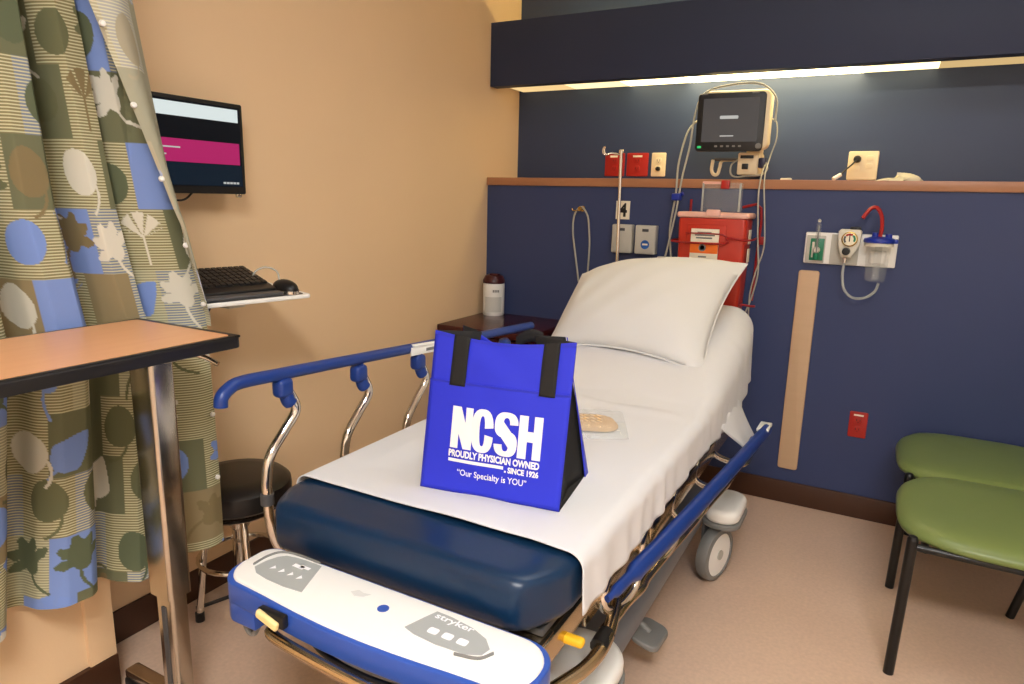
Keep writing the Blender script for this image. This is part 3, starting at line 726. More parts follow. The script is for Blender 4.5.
for j in range(len(tl) - 1):
    for i in range(NU): b.faces.new((Rg[j][i], Rg[j][(i + 1) % NU], Rg[j + 1][(i + 1) % NU], Rg[j + 1][i]))
b.faces.new(Rg[0][::-1]); b.faces.new(Rg[-1])
tag(obj('mattress', b, padm, ang=60), 'navy vinyl mattress showing bare at the foot of the stretcher', 'mattress')

# sheet
hs = np.random.default_rng(3)
wv = [(hs.uniform(24, 80), hs.uniform(-6, 6), hs.uniform(0, 6.28), hs.uniform(.3, 1.)) for _ in range(9)]
def sheet(s, t):
    y = -2.425 + (2.425 - .570) * t
    zt = deckz(y) + .006
    w = (BX1 - BX0) / 2 + .004
    cx = (BX0 + BX1) / 2
    rc = .03 + .065 * max(0, min(1, (y + 1.5) / .5))
    hk_ = max(0., (y + .92) / .35) ** 2
    w -= .022 * hk_; zt -= .012 * hk_
    topw = w - rc
    dropR = .092 + .004 * math.sin(y * 5)
    if y > -1.4: dropR += .085 * min(1, (y + 1.4) / .6)
    Ls = [.09, rc * 1.57, 2 * topw, rc * 1.57, dropR]
    tot = sum(Ls); q = s * tot
    if q < Ls[0]:
        h = Ls[0] - q; return V(cx - w - .002, y, zt - rc - h)
    q -= Ls[0]
    if q < Ls[1]:
        a = q / rc; return V(cx - topw - rc * math.cos(a), y, zt - rc + rc * math.sin(a))
    q -= Ls[1]
    if q < Ls[2]:
        x = cx - topw + q
        crease = .005 * math.exp(-((y + 1.50 + .05 * (x - 1.1)) / .03) ** 2) - .004 * math.exp(-((y + 1.43) / .04) ** 2)
        sag = .003 * math.sin(x * 9 + y * 4) * math.sin(y * 7)
        for i, (fx, fy) in enumerate(((19, 5), (7, 17), (29, 9))): sag += .0008 * math.sin(x * fx + y * fy * (1 if i % 2 else -1) + i)
        edge = min(1, q / .08, (Ls[2] - q) / .08)
        return V(x, y, zt + max(0, crease + sag + .002) * edge)
    q -= Ls[2]
    if q < Ls[3]:
        a = q / rc; h = 0; base = V(cx + topw + rc * math.sin(a), y, zt - rc + rc * math.cos(a)); k = a / 1.57
    else:
        q -= Ls[3]; h = q; base = V(cx + w, y, zt - rc - h); k = 1.
    f = sum(am * math.sin(fr * y + ph + sl * base.z * 3) for fr, sl, ph, am in wv) / 4.
    base.x += k * (.004 + .0085 * f * (.45 + .35 * h / .1) + .03 * h)
    # loose corner near the head falls lower
    return base
b = B(); grid(b, 130, 260, sheet)
so = obj('sheet', b, sheetm, ang=80); tag(so, 'white sheet spread over the stretcher mattress', 'sheet')
b = B()
def flap(s, t):
    a = V(1.474, -1.22, .590).lerp(V(1.470, -.93, .640), s); c = V(1.540, -1.05, .462).lerp(V(1.545, -.83, .418), s)
    p = a.lerp(c, t); p.x += .012 * math.sin(5 * s + 2.5 * t) * t; p.z += .02 * math.sin(PI * s) * t
    return p
grid(b, 18, 14, flap); obj('hanging_corner', b, sheetm, so, ang=80)
for o in (so,) + tuple(so.children):
    mod = o.modifiers.new('thick', 'SOLIDIFY'); mod.thickness = .0025; mod.offset = 1

# pillow
pc = V(1.052, -.885, .945)
ux = V(1, -.03, .02).normalized(); vy = V(0, math.cos(math.radians(33)), math.sin(math.radians(33))).normalized(); vy = (vy - ux * vy.dot(ux)).normalized(); wn = ux.cross(vy)
PC = dict(TL=(-.335, .195), TR=(.352, .325), BR=(.338, -.322), BL=(-.305, -.287))
def qe(A, M, Bq):
    A = Vector(A); Bq = Vector(Bq); C = Vector(M) * 2 - (A + Bq) / 2
    return lambda t: A * (1 - t) ** 2 + C * (2 * t * (1 - t)) + Bq * t * t
eb = qe(PC['BL'], (.0, -.268), PC['BR']); et = qe(PC['TL'], (-.02, .272), PC['TR'])
el = qe(PC['BL'], (-.315, -.05), PC['TL']); er = qe(PC['BR'], (.310, .01), PC['TR'])
cBL, cBR, cTL, cTR = (Vector(PC[k]) for k in ('BL', 'BR', 'TL', 'TR'))
def pil(side):
    def fn(s, t):
        q = eb(s) * (1 - t) + et(s) * t + el(t) * (1 - s) + er(t) * s - (cBL * ((1 - s) * (1 - t)) + cBR * (s * (1 - t)) + cTL * ((1 - s) * t) + cTR * (s * t))
        a, c = 2 * s - 1, 2 * t - 1
        th = .092 * max(0, (1 - abs(a) ** 2.8)) ** .58 * max(0, (1 - abs(c) ** 2.8)) ** .58
        th += (.004 * math.sin(a * 6 + c * 4) + .002 * math.sin(a * 13 - c * 9)) * (1 - a ** 4) * (1 - c ** 4)
        th += .006 * math.exp(-((a + .72) / .1) ** 2) * (1 - c * c)
        bend = -.03 * a * a
        return pc + ux * q.x + vy * q.y + wn * (side * th * (1. if side > 0 else .5) + bend)
    return fn
b = B(); grid(b, 50, 42, pil(1)); grid(b, 50, 42, pil(-1))
bmesh.ops.remove_doubles(b, verts=b.verts, dist=.0006)
po = tag(obj('pillow', b, pillowm, ang=100), 'white pillow leaning on the raised head of the bed', 'pillow')
b = B()
loop = [pil(1)(k / 24, 0) for k in range(25)] + [pil(1)(1, k / 20) for k in range(1, 21)] + [pil(1)(1 - k / 24, 1) for k in range(1, 25)] + [pil(1)(0, 1 - k / 20) for k in range(1, 20)]
tube(b, loop, .0035, seg=6, sm=0); obj('seam', b, pillowm, po)

# ------------------------------------------------------------------ tote bag
bg = thing('tote_bag', (1.18, -2.18, .69), 'royal blue tote bag with white NCSH lettering standing on the bed', 'bag')
BL, BR, TRr, TL = V(1.030, -2.334, .692), V(1.358, -2.286, .692), V(1.376, -2.273, 1.062), V(1.038, -2.286, 1.052)
nF = (BR - BL).cross(TL - BL).normalized()
if nF.y > 0: nF = -nF
def F(s, t, off=0.):
    p = BL * ((1 - s) * (1 - t)) + BR * (s * (1 - t)) + TRr * (s * t) + TL * ((1 - s) * t)
    p = p + nF * off
    sag = -.016 * math.sin(PI * min(1, max(0, s))) * max(0, (t - .72) / .28) ** 2 + .0
    p.z += sag
    p += nF * (.010 * math.sin(PI * s) * math.sin(PI * t * .9) + .0025 * math.sin(s * 11 + t * 7) * math.sin(t * 13 + s * 3) * (1 - abs(2 * s - 1)))
    return p
def slab(name, fn, nu, nv, th, m, par):
    bb = B(); grid(bb, nu, nv, fn); o = obj(name, bb, m, par, ang=60)
    md = o.modifiers.new('thick', 'SOLIDIFY'); md.thickness = th; md.offset = 0; return o
fp = slab('front_panel', lambda s, t: F(s, t), 34, 34, .002, bagm, bg)
KL, KR, KTR, KTL = V(1.0, -2.09, .692), V(1.327, -2.058, .692), V(1.313, -2.189, 1.052), V(1.072, -2.225, 1.057)
def K(s, t, off=0.):
    p = KL * ((1 - s) * (1 - t)) + KR * (s * (1 - t)) + KTR * (s * t) + KTL * ((1 - s) * t)
    p.z -= .045 * math.sin(PI * min(1, max(0, s))) ** 1.5 * t ** 4
    return p
slab('back_panel', K, 16, 16, .002, bagm, bg)
def gus(s1):
    def fn(s, t):
        a, c = F(s1, t), K(s1, t)
        p = a.lerp(c, s)
        inward = V(-1 if s1 > .5 else 1, 0, 0)
        return p + inward * (.085 * (1 - abs(2 * s - 1)) * (.2 + .8 * t))
    return fn
slab('back_edge', lambda s, t: K(1, t).lerp(F(1, t), .13 * s * (1 - t * .6)) + V(.003, 0, 0), 4, 14, .0015, bagm, bg)
for s1 in (0, 1): slab('side_gusset', gus(s1), 9, 14, .0015, blackcloth, bg)
slab('bottom_panel', lambda s, t: F(s, 0.004).lerp(K(s, 0.004), t), 8, 8, .002, blackcloth, bg)
pk = slab('pocket', lambda s, t: F(s, .005 + t * .695, .0035), 30, 26, .0015, bagm, bg)
b = B(); grid(b, 30, 2, lambda s, t: F(s, .686 + .012 * t, .0052)); obj('pocket_hem', b, mat('bag_hem', (36, 46, 184), .5), pk)
b = B(); grid(b, 30, 2, lambda s, t: F(s, .975 + .022 * t, .0022)); obj('top_hem', b, mat('bag_hem_top', (40, 50, 194), .5), bg)
def strap(sa, sb, name='strap'):
    def fn(s, t):
        u = sa + (sb - sa) * s
        if t < .62: return F(u, .675 + .325 * (t / .62), .0055)
        k = (t - .62) / .38
        a = F(u, 1., .0055); c = F(u, .90, -.012)
        p = a.lerp(c, k); p.z += .008 * math.sin(PI * k) ** .6; return p
    return slab(name, fn, 5, 28, .0018, blackcloth, bg)
strap(.158, .275); strap(.796, .902)
def backloop():
    bb = B()
    def fn(s, t):
        u = .49 + .26 * t
        p = K(u, .96) + V(0, .012, 0)
        p.z += .036 + .016 * math.sin(PI * t)
        return p + V(0, .004, -.028 * s)
    grid(bb, 4, 24, fn); o = obj('handle_loop', bb, blackcloth, bg, ang=60); md = o.modifiers.new('thick', 'SOLIDIFY'); md.thickness = .002
backloop()
# lettering
def rectmap(s0, s1, t0, t1, off=.0062, shear=0.):
    return lambda u, v: F(s0 + (s1 - s0) * u, t0 + (t1 - t0) * v, off)
def stroke2d(bm, pts, w, fn, closed=False):
    n = len(pts); L = []
    for i in range(n):
        a = Vector(pts[max(i - 1, 0)]); c = Vector(pts[min(i + 1, n - 1)]); d = (c - a); d = Vector((d.x, d.y)).normalized(); nn = Vector((-d.y, d.x))
        ww = w[i] if isinstance(w, list) else w
        p = Vector(pts[i]); L.append((bm.verts.new(fn(*(p + nn * ww / 2))), bm.verts.new(fn(*(p - nn * ww / 2)))))
    for a, c in zip(L, L[1:]): bm.faces.new((a[0], c[0], c[1], a[1]))
def poly(bm, pts, fn): bm.faces.new([bm.verts.new(fn(*p)) for p in pts])
b = B()
cell = lambda x0, x1, t0=.292, t1=.552: (lambda u, v: F(.205 + .640 * (x0 + (x1 - x0) * u), t0 + (t1 - t0) * v, .0062))
m_ = cell(0., .245)
poly(b, [(0, 0), (.37, 0), (.37, 1), (0, 1)], m_); poly(b, [(.66, 0), (1, 0), (1, 1), (.66, 1)], m_); poly(b, [(.37, 1), (.37, .35), (.62, 0), (.66, 0), (.66, .62), (.42, 1)], m_)
def arcpts(cx, cy, rx, ry, a0, a1, n=14, p=2.6):
    o = []
    for k in range(n + 1):
        a = math.radians(a0 + (a1 - a0) * k / n); ca, sa = math.cos(a), math.sin(a); q = (abs(ca) ** p + abs(sa) ** p) ** (-1 / p)
        o.append((cx + rx * ca * q, cy + ry * sa * q))
    return o
m_ = cell(.235, .485)
def band(bm, outer, inner, fn):
    vo = [bm.verts.new(fn(*p)) for p in outer]; vi = [bm.verts.new(fn(*p)) for p in inner]
    for i in range(len(vo) - 1): bm.faces.new((vo[i], vo[i + 1], vi[i + 1], vi[i]))
band(b, arcpts(.5, .5, .5, .52, 12, 348, 30), arcpts(.5, .5, .12, .36, 12, 348, 30), m_)
m_ = cell(.495, .745)
out1 = arcpts(.5, .72, .5, .30, 5, 250, 20); in1 = arcpts(.5, .72, .14, .17, 5, 215, 20)
band(b, out1, in1, m_)
out2 = arcpts(.5, .28, .5, .30, 185, 430, 20); in2 = arcpts(.5, .28, .14, .17, 185, 395, 20)
band(b, out2, in2, m_)
poly(b, [(.02, .62), (.36, .80), (.98, .40), (.64, .20)], m_)
m_ = cell(.755, 1.)
poly(b, [(0, 0), (.38, 0), (.38, 1), (0, 1)], m_); poly(b, [(.64, 0), (1, 0), (1, 1), (.64, 1)], m_); poly(b, [(.38, .40), (.64, .40), (.64, .64), (.38, .64)], m_)
obj('initials', b, inkw, bg, ang=180)
b = B(); textmesh(b, 'PROUDLY PHYSICIAN OWNED', rectmap(.20, .845, .236, .282), .045); obj('motto_lettering', b, inkw, bg, ang=180)
b = B(); textmesh(b, 'SINCE 1926', rectmap(.632, .845, .186, .226), .045)
grid(b, 12, 2, lambda s, t: F(.20 + .40 * s, .205 + .020 * t, .0062)); poly(b, [(.608, .188), (.621, .188), (.621, .2), (.608, .2)], lambda u, v: F(u, v, .0062)); obj('date_lettering', b, inkw, bg, ang=180)
b = B(); textmesh(b, '“Our Specialty is YOU”', rectmap(.272, .768, .110, .163), .012); obj('slogan_lettering', b, inkw, bg, ang=180)

# socks packet on the bed
pkx = lambda x, y: deckz(y) + .008
sk = thing('sock_packet', (1.23, -1.72, .69), 'clear packet of folded tan slipper socks lying on the sheet beside the bag', 'packet')
SP = [V(1.035, -1.685, 0), V(1.235, -1.545, 0), V(1.335, -1.775, 0), V(1.135, -1.905, 0)]
def pq(s, t): 
    p = SP[0] * ((1 - s) * (1 - t)) + SP[1] * (s * (1 - t)) + SP[2] * (s * t) + SP[3] * ((1 - s) * t); return p
def film(top):
    def fn(s, t):
        p = pq(s, t); h = .026 * (max(0, 1 - abs(2 * s - 1) ** 3) * max(0, 1 - abs(2 * t - 1) ** 3)) ** .6
        p.z = .694 + (h + .003 * math.sin(s * 33 + t * 19) * math.sin(t * 27 - s * 8) if top else 0); p.z = max(p.z, .694); return p
    return fn
b = B(); grid(b, 22, 22, film(True)); grid(b, 22, 22, film(False)); obj('clear_wrapper', b, clearb, sk, ang=60)
b = B()
def sockb(s, t):
    a = 2 * PI * s; r = t
    # a foot-shaped folded sock
    w = .50 + .40 * r * math.cos(a); u = .50 + (.33 + .07 * math.cos(2 * a)) * r * math.sin(a) + .08 * r * math.cos(a)
    p = pq(w, u); p.z = .698 + .021 * math.sqrt(max(0, 1 - r ** 3)); return p
grid(b, 40, 10, sockb, True); obj('sock', b, tan, sk, ang=70)
b = B()
for i in range(6):
    for j in range(3):
        w = .26 + i * .075; q = .36 + j * .11 + i * .012
        p0 = pq(w, q); p1 = pq(w + .05, q + .05)
        h = .7185
        tube(b, [(p0.x, p0.y, h), (p1.x, p1.y, h)], .0022, seg=6, sm=0)
obj('grip_tread', b, tan2, sk)

# ------------------------------------------------------------------ things on the head wall
YW = -D
iv = thing('drip_pole', (.815, -.545, .55), 'tall chrome drip pole rising behind the pillow', 'pole')
tubeo('pole', [(.828, -.545, .53), (.827, -.545, .95)], .011, chrome, iv, sm=0)
tubeo('extension', [(.827, -.545, .94), (.816, -.545, 1.555)], .0075, chrome, iv, sm=0)
tubeo('hook', [(.816, -.545, 1.545), (.775, -.545, 1.552), (.745, -.55, 1.545), (.733, -.555, 1.555), (.735, -.555, 1.575), (.745, -.555, 1.58)], .0035, chrome, iv)
tubeo('hook', [(.816, -.545, 1.545), (.78, -.575, 1.55), (.760, -.585, 1.545), (.752, -.59, 1.56), (.757, -.59, 1.575)], .0035, chrome, iv)
latheo('cap', [(0, 0), (.011, 0), (.012, .01), (.008, .016), (0, .017)], (.816, -.545, 1.552), chrome, iv, seg=14)

hk = thing('wall_hook', (.55, YW, 1.3), 'small brass hook with a pale cord loop on the navy wall', 'hook')
b = B(); lathe(b, [(0, 0), (.014, 0), (.014, -.004), (.006, -.006), (.006, -.03), (.011, -.033), (.011, -.04), (0, -.042)], (.552, YW, 1.302), axis='y', seg=16); obj('peg', b, gold, hk)
tubeo('side_arm', [(.552, YW - .02, 1.30), (.53, YW - .025, 1.293), (.512, YW - .028, 1.293), (.506, YW - .028, 1.302)], .0035, gold, hk)
tag(tubeo('cord_loop', [(.555, YW - .02, .94), (.530, YW - .02, 1.08), (.512, YW - .02, 1.19), (.518, YW - .022, 1.27), (.552, YW - .024, 1.311), (.588, YW - .022, 1.27), (.60, YW - .02, 1.19), (.605, YW - .02, 1.10), (.60, YW - .02, .94)], .0045, cablew), 'pale cord looped over the brass wall hook left of the drip pole', 'cord')

def wallbox(x, label, tagb):
    t = thing('dispenser_box', (x + .05, YW, 1.10), label, 'box', 'grey wall boxes above the pillow')
    bb = B(); prism(bb, rrect(x, 1.10, x + .101, 1.235, .006, 3), .045, WALLB(YW), .006); obj('casing', bb, greyw, t)
    bb = B(); box(bb, (x + .035, YW - .0465, 1.205), (x + .066, YW - .0445, 1.218), .001); obj('slot', bb, dkgrey, t)
    return t
w1 = wallbox(.727, 'plain grey wall box half behind the drip pole', 0)
w2 = dup(w1, (.117, 0, 0), 'grey wall box with a round blue sticker above the pillow')
b = B(); lathe(b, [(0, 0), (.021, 0), (.021, -.001), (0, -.001)], (.896, YW - .045, 1.145), axis='y', seg=24); sd = obj('round_sticker', b, mat('sticker_blue', (30, 90, 170), .5), w2)
b = B(); box(b, (.883, YW - .0468, 1.142), (.909, YW - .046, 1.150)); obj('sticker_printing', b, labelw, sd)
sg = thing('number_sign', (.77, YW, 1.26), 'white sign with a black number 4 beside the drip pole', 'sign')
boxo('plate', (.727, YW - .004, 1.258), (.797, YW, 1.345), labelw, sg, .001)
b = B(); textmesh(b, '4', lambda u, v: (.742 + .042 * u, YW - .0046, 1.270 + .065 * v), .03); obj('numeral', b, black, sg, ang=180)
bx = thing('call_plate', (.985, YW, 1.0), 'pale wall plate peeping over the pillow top', 'plate')
b = B(); prism(b, rrect(.95, .98, 1.02, 1.092, .005, 3), .02, WALLB(YW), .004); obj('plate', b, offw, bx)
b = B(); lathe(b, [(0, 0), (.012, 0), (.01, -.006), (0, -.007)], (.985, YW - .02, 1.02), axis='y', seg=16); obj('button', b, grey, bx)

# outlets on the upper wall
def outlet(x0, x1, z0, z1, y, m, name, label, cat, dark, grp=None, duplex=True):
    t = thing(name, ((x0 + x1) / 2, y, z0), label, cat, grp)
    bb = B(); prism(bb, rrect(x0, z0, x1, z1, .005, 3), .007, WALLB(y), .003); obj('plate', bb, m, t)
    xc = (x0 + x1) / 2; zc = (z0 + z1) / 2
    for dz in (-.02, .02):
        bb = B(); prism(bb, rrect(xc - .016, zc + dz - .014, xc + .016, zc + dz + .014, .008, 4), .002, WALLB(y - .007), .001); s = obj('socket', bb, m, t)
        bb = B(); box(bb, (xc - .008, y - .0095, zc + dz - .004), (xc - .0055, y - .0088, zc + dz + .006)); box(bb, (xc + .0055, y - .0095, zc + dz - .004), (xc + .008, y - .0088, zc + dz + .006)); lathe(bb, [(0, 0), (.002, 0), (0, -.0004)], (xc, y - .0092, zc + dz - .008), axis='y', seg=8); obj('slots', bb, dark, s)
    return t
o1 = outlet(.531, .640, LZ + .022, LZ + .140, 0, red, 'red_outlet', 'red outlet plate on the shelf wall, left one behind the drip pole hook', 'outlet', black, 'red outlets above the ledge')
o2 = outlet(.652, .768, LZ + .022, LZ + .140, 0, red, 'red_outlet', 'red outlet plate on the shelf wall with white strip, beside the ivory one', 'outlet', black, 'red outlets above the ledge')
boxo('white_strip', (.685, -.0085, LZ + .118), (.735, -.0068, LZ + .128), labelw, o2)
boxo('white_strip', (.560, -.0085, LZ + .118), (.600, -.0068, LZ + .128), labelw, o1)
o3 = outlet(.785, .860, LZ + .022, LZ + .140, 0, ivory, 'outlet', 'narrow ivory outlet on the shelf wall right of the red ones', 'outlet', black)
b = B(); lathe(b, [(0, 0), (.012, 0), (.010, -.018), (0, -.02)], (.823, -.007, LZ + .06), axis='y', seg=14); obj('plug', b, black, o3)
o4 = outlet(1.846, 1.917, .366, .481, YW, red, 'red_outlet', 'red outlet low on the navy wall beside the green chairs', 'outlet', black)
boxo('white_strip', (1.862, YW - .0085, .463), (1.90, YW - .0068, .470), labelw, o4)
gp = thing('outlet_plate', (1.765, 0, LZ + .01), 'square ivory outlet plate with a black plug on the ledge wall', 'outlet')
b = B(); prism(b, rrect(1.70, LZ + .012, 1.822, LZ + .137, .006, 3), .02, WALLB(0), .004); obj('plate', b, ivory, gp)
for (dx, dz) in ((.088, .095), (.088, .06), (.035, .05)):
    b = B(); prism(b, rrect(1.70 + dx - .015, LZ + .012 + dz - .012, 1.70 + dx + .015, LZ + .012 + dz + .012, .008, 4), .002, WALLB(-.02), .001); obj('socket', b, ivory, gp)
pl = thing('power_plug', (1.735, -.02, LZ + .09), 'round black plug with a thin lead in the ivory plate', 'plug')
b = B(); lathe(b, [(0, 0), (.016, 0), (.015, -.02), (.008, -.03), (0, -.03)], (1.737, -.021, LZ + .102), axis='y', seg=18); obj('plug_body', b, black, pl)
tubeo('lead', [(1.737, -.045, LZ + .10), (1.722, -.06, LZ + .08), (1.70, -.08, LZ + .055), (1.68, -.10, LZ + .03)], .0035, cabled, pl)
tubeo('white_sleeve', [(1.682, -.10, LZ + .032), (1.655, -.12, LZ + .012)], .009, white, pl, sm=0)
# crumpled plastic bag on the ledge
b = B()
def bagf(s, t):
    a = 2 * PI * s; r = math.sin(t * PI / 2)
    n = 1 + .18 * math.sin(3 * a + 1) + .1 * math.sin(7 * a + t * 5) + .05 * math.sin(13 * a)
    x = 1.90 + .088 * r * n * math.cos(a); y = -.12 + .07 * r * n * math.sin(a)
    h = .03 * math.cos(t * PI / 2) ** .7 * (1 + .2 * math.sin(5 * a + 6 * t)) * (.7 + .4 * math.cos(a - .4))
    return V(x, y, LZ + .002 + max(0, h))
grid(b, 48, 14, bagf, True); tag(obj('plastic_bag', b, mat('milky_plastic', (226, 220, 196), .25, alpha=.85), ang=25), 'crumpled milky plastic bag lying on the wooden ledge', 'bag')
b = B(); box(b, (1.445, -.2, LZ + .001), (1.49, -.17, LZ + .012), .003); tag(obj('small_packet', b, labelw), 'tiny white packet lying on the ledge right of the patient monitor', 'packet')

# ------------------------------------------------------------------ patient monitor
pm = thing('patient_monitor', (1.22, -.15, LZ), 'patient monitor with black bezel on an ivory arm above the ledge', 'monitor')
mx0, mx1, mz0, mz1, my = 1.068, 1.362, 1.575, 1.829, -.245
Mm = Matrix.Translation((1.21, my, 1.70)) @ Matrix.Rotation(math.radians(3), 4, 'Z') @ Matrix.Rotation(math.radians(0), 4, 'X') @ Matrix.Translation((-1.21, -my, -1.70))
def MF(w0): return lambda u, v, w: tuple(Mm @ V(u, my - w0 - w, v))
b = B(); prism(b, rrect(mx0 + .01, mz0 + .01, mx1 + .022, mz1 + .012, .03, 6), .085, lambda u, v, w: tuple(Mm @ V(u, my + .085 - w, v)), .012); obj('housing', b, ivory, pm)
b = B(); prism(b, rrect(mx0, mz0, mx1, mz1, .018, 6), .014, MF(0), .004); bz = obj('bezel', b, black, pm)
b = B(); prism(b, rrect(mx0 + .026, mz0 + .042, mx1 - .026, mz1 - .024, .004, 3), .001, MF(.0142)); scn = obj('screen', b, sc_reflect, pm)
b = B(); prism(b, rrect(1.17, 1.716, 1.25, 1.730, .004, 3), .0006, MF(.0154)); obj('screen_caption', b, sc_text, scn); b = B(); prism(b, rrect(1.175, 1.640, 1.235, 1.645, .002, 2), .0006, MF(.0154)); obj('screen_caption', b, sc_text, scn)
b = B(); lathe(b, [(0, -.001), (.013, -.001), (.011, -.010), (0, -.011)], (0, 0, 0), axis='y', seg=20); bmesh.ops.transform(b, matrix=Mm @ Matrix.Translation((1.345, my - .014, 1.597)), verts=b.verts); obj('knob', b, grey, bz)
b = B(); prism(b, rrect(1.078, 1.590, 1.096, 1.600, .003, 2), .001, MF(.014)); obj('status_light', b, led, bz)
b = B()
for k in range(5): prism(b, rrect(1.155 + k * .026, 1.594, 1.168 + k * .026, 1.602, .002, 2), .001, MF(.014))
prism(b, rrect(1.08, 1.822, 1.11, 1.826, .001, 2), .001, MF(.014)); prism(b, rrect(1.30, 1.822, 1.33, 1.826, .001, 2), .001, MF(.014)); obj('button_row', b, grey, bz)
b = B(); box(b, (1.25, -.19, 1.475), (1.345, -.06, 1.575), .008); box(b, (1.28, -.16, 1.55), (1.35, -.12, 1.66), .006); box(b, (1.27, -.07, LZ + .03), (1.33, 0, 1.60), .004); arm = obj('wall_arm', b, ivory, pm)
b = B(); box(b, (1.272, -.196, 1.50), (1.30, -.188, 1.525), .003); box(b, (1.262, -.194, 1.548), (1.32, -.189, 1.562), .002); obj('port', b, black, arm)
tubeo('cable_hook', [(1.13, -.15, 1.545), (1.128, -.155, 1.50), (1.14, -.158, 1.478), (1.158, -.158, 1.48), (1.165, -.155, 1.51), (1.172, -.14, 1.54), (1.23, -.12, 1.545)], .008, ivory, pm, flat=.5)
b = B(); box(b, (1.14, -.17, 1.542), (1.25, -.10, 1.552), .003); obj('bracket_plate', b, dkgrey, pm)
b = B(); box(b, (1.345, -.21, 1.505), (1.375, -.17, 1.55), .006); obj('connector', b, mat('connector_navy', (34, 34, 60), .4), pm)
for nm, pts, r in (
    ('monitor_cable', [(1.405, -.24, 1.70), (1.40, -.245, 1.80), (1.33, -.25, 1.86), (1.20, -.25, 1.862), (1.09, -.25, 1.83), (1.055, -.25, 1.74), (1.055, -.3, 1.60), (1.045, -.36, 1.45), (1.04, -.40, 1.30), (1.02, -.42, 1.15), (1.0, -.43, 1.03), (.995, -.44, .95)], .0045),
    ('monitor_cable', [(1.075, -.19, 1.72), (1.05, -.2, 1.715), (1.025, -.25, 1.66), (1.02, -.34, 1.52), (1.025, -.37, 1.38), (1.015, -.39, 1.22), (1.04, -.42, 1.08), (1.05, -.44, .98)], .0045),
    ('monitor_cable', [(1.38, -.19, 1.72), (1.405, -.19, 1.70), (1.412, -.2, 1.63), (1.395, -.22, 1.55), (1.40, -.34, 1.45), (1.42, -.37, 1.30), (1.43, -.37, 1.16), (1.405, -.37, 1.05), (1.39, -.37, .95), (1.395, -.37, .82)], .003),
    ('monitor_cable', [(1.375, -.2, 1.52), (1.385, -.33, 1.47), (1.385, -.36, 1.38), (1.40, -.365, 1.2), (1.415, -.365, 1.06), (1.40, -.36, .95), (1.37, -.35, .85)], .0035),
    ('monitor_cable', [(1.25, -.17, 1.545), (1.225, -.19, 1.52), (1.225, -.19, 1.48), (1.25, -.19, 1.465), (1.30, -.20, 1.47), (1.36, -.2, 1.475), (1.385, -.2, 1.50), (1.375, -.19, 1.53)], .004)):
    tubeo(nm, pts, r, cablew, pm)
b = B(); box(b, (1.012, -.40, 1.352), (1.054, -.36, 1.385), .008, 3); tube(b, [(1.045, -.38, 1.375), (1.062, -.385, 1.385)], .009, sm=0); obj('blue_cable_clip', b, bluep, pm)

# ------------------------------------------------------------------ sharps container
sh = thing('sharps_container', (1.22, -.41, .72), 'red sharps container with white labels mounted on the wall behind the pillow', 'container')
def SH(u, v, w): # w: 0 bottom .. 1 top ; taper
    k = .90 + .10 * w
    return (1.215 + (u - 1.215) * k, -.345 + (v + .345) * k, .74 + w * .54)
b = B()
o_ = rrect(1.078, -.492, 1.372, -.345, .018, 5)
t_ = bmesh.new(); rings = []
for w in (0, .02, .5, .98, 1.):
    kk = .97 if w in (0, 1.) else 1
    rings.append([b.verts.new(SH(1.225 + (u - 1.225) * kk, -.42 + (v + .42) * kk, w)) for u, v in o_])
t_.free()
for a, c in zip(rings, rings[1:]):
    for i in range(len(a)): b.faces.new((a[i], a[(i + 1) % len(a)], c[(i + 1) % len(a)], c[i]))
b.faces.new(rings[0]); b.faces.new(rings[-1])
obj('body', b, redc, sh)
b = B(); prism(b, rrect(1.070, -.500, 1.382, -.340, .02, 5), .024, XY(1.282), .008); box(b, (1.20, -.506, 1.288), (1.26, -.49, 1.318), .006); obj('lid', b, rim, sh)
b = B(); prism(b, rrect(1.12, 1.175, 1.29, 1.255, .01, 3), .006, WALLB(-.488), .004); obj('raised_panel', b, redc, sh)
b = B(); box(b, (1.142, -.502, 1.085), (1.262, -.4935, 1.235), .001); lb = obj('warning_label', b, labelw, sh)
b = B(); box(b, (1.142, -.5034, 1.130), (1.262, -.502, 1.178)); obj('orange_band', b, orange, lb)
b = B()
for z, a, c in ((1.216, 1.17, 1.23), (1.205, 1.16, 1.245), (1.193, 1.165, 1.235), (1.112, 1.18, 1.215), (1.100, 1.17, 1.235)): box(b, (a, -.5036, z), (c, -.502, z + .006))
lathe(b, [(.010, 0), (.016, 0), (.016, -.001), (.010, -.001), (.010, 0)], (1.195, -.5034, 1.154), axis='y', seg=16)
obj('label_printing', b, grey, lb)
for z in (1.175, 1.095):
    b = B(); box(b, (1.3735, -.44, z), (1.3760, -.385, z + .06), .001); obj('side_label', b, labelw, sh)
# clear chute
b = B()
for lo, hi in (((1.172, -.47, 1.31), (1.328, -.467, 1.432)), ((1.172, -.47, 1.31), (1.176, -.40, 1.432)), ((1.324, -.47, 1.31), (1.328, -.40, 1.432)), ((1.172, -.403, 1.31), (1.328, -.40, 1.432))): box(b, lo, hi)
obj('clear_chute', b, clear('chute_plastic', (200, 208, 206), .06), sh)
b = B(); box(b, (1.168, -.474, 1.425), (1.26, -.462, 1.436), .003); obj('chute_rim', b, rim, sh)
for lo, hi in (((1.168, -.474, 1.31), (1.176, -.466, 1.43)), ((1.324, -.474, 1.31), (1.332, -.466, 1.43))):
    boxo('chute_edge', lo, hi, clear('chute_edge_plastic', (220, 222, 214), .4), sh, .001)
b = B(); box(b, (1.247, -.48, 1.405), (1.283, -.464, 1.442), .005); obj('chute_latch', b, red, sh)
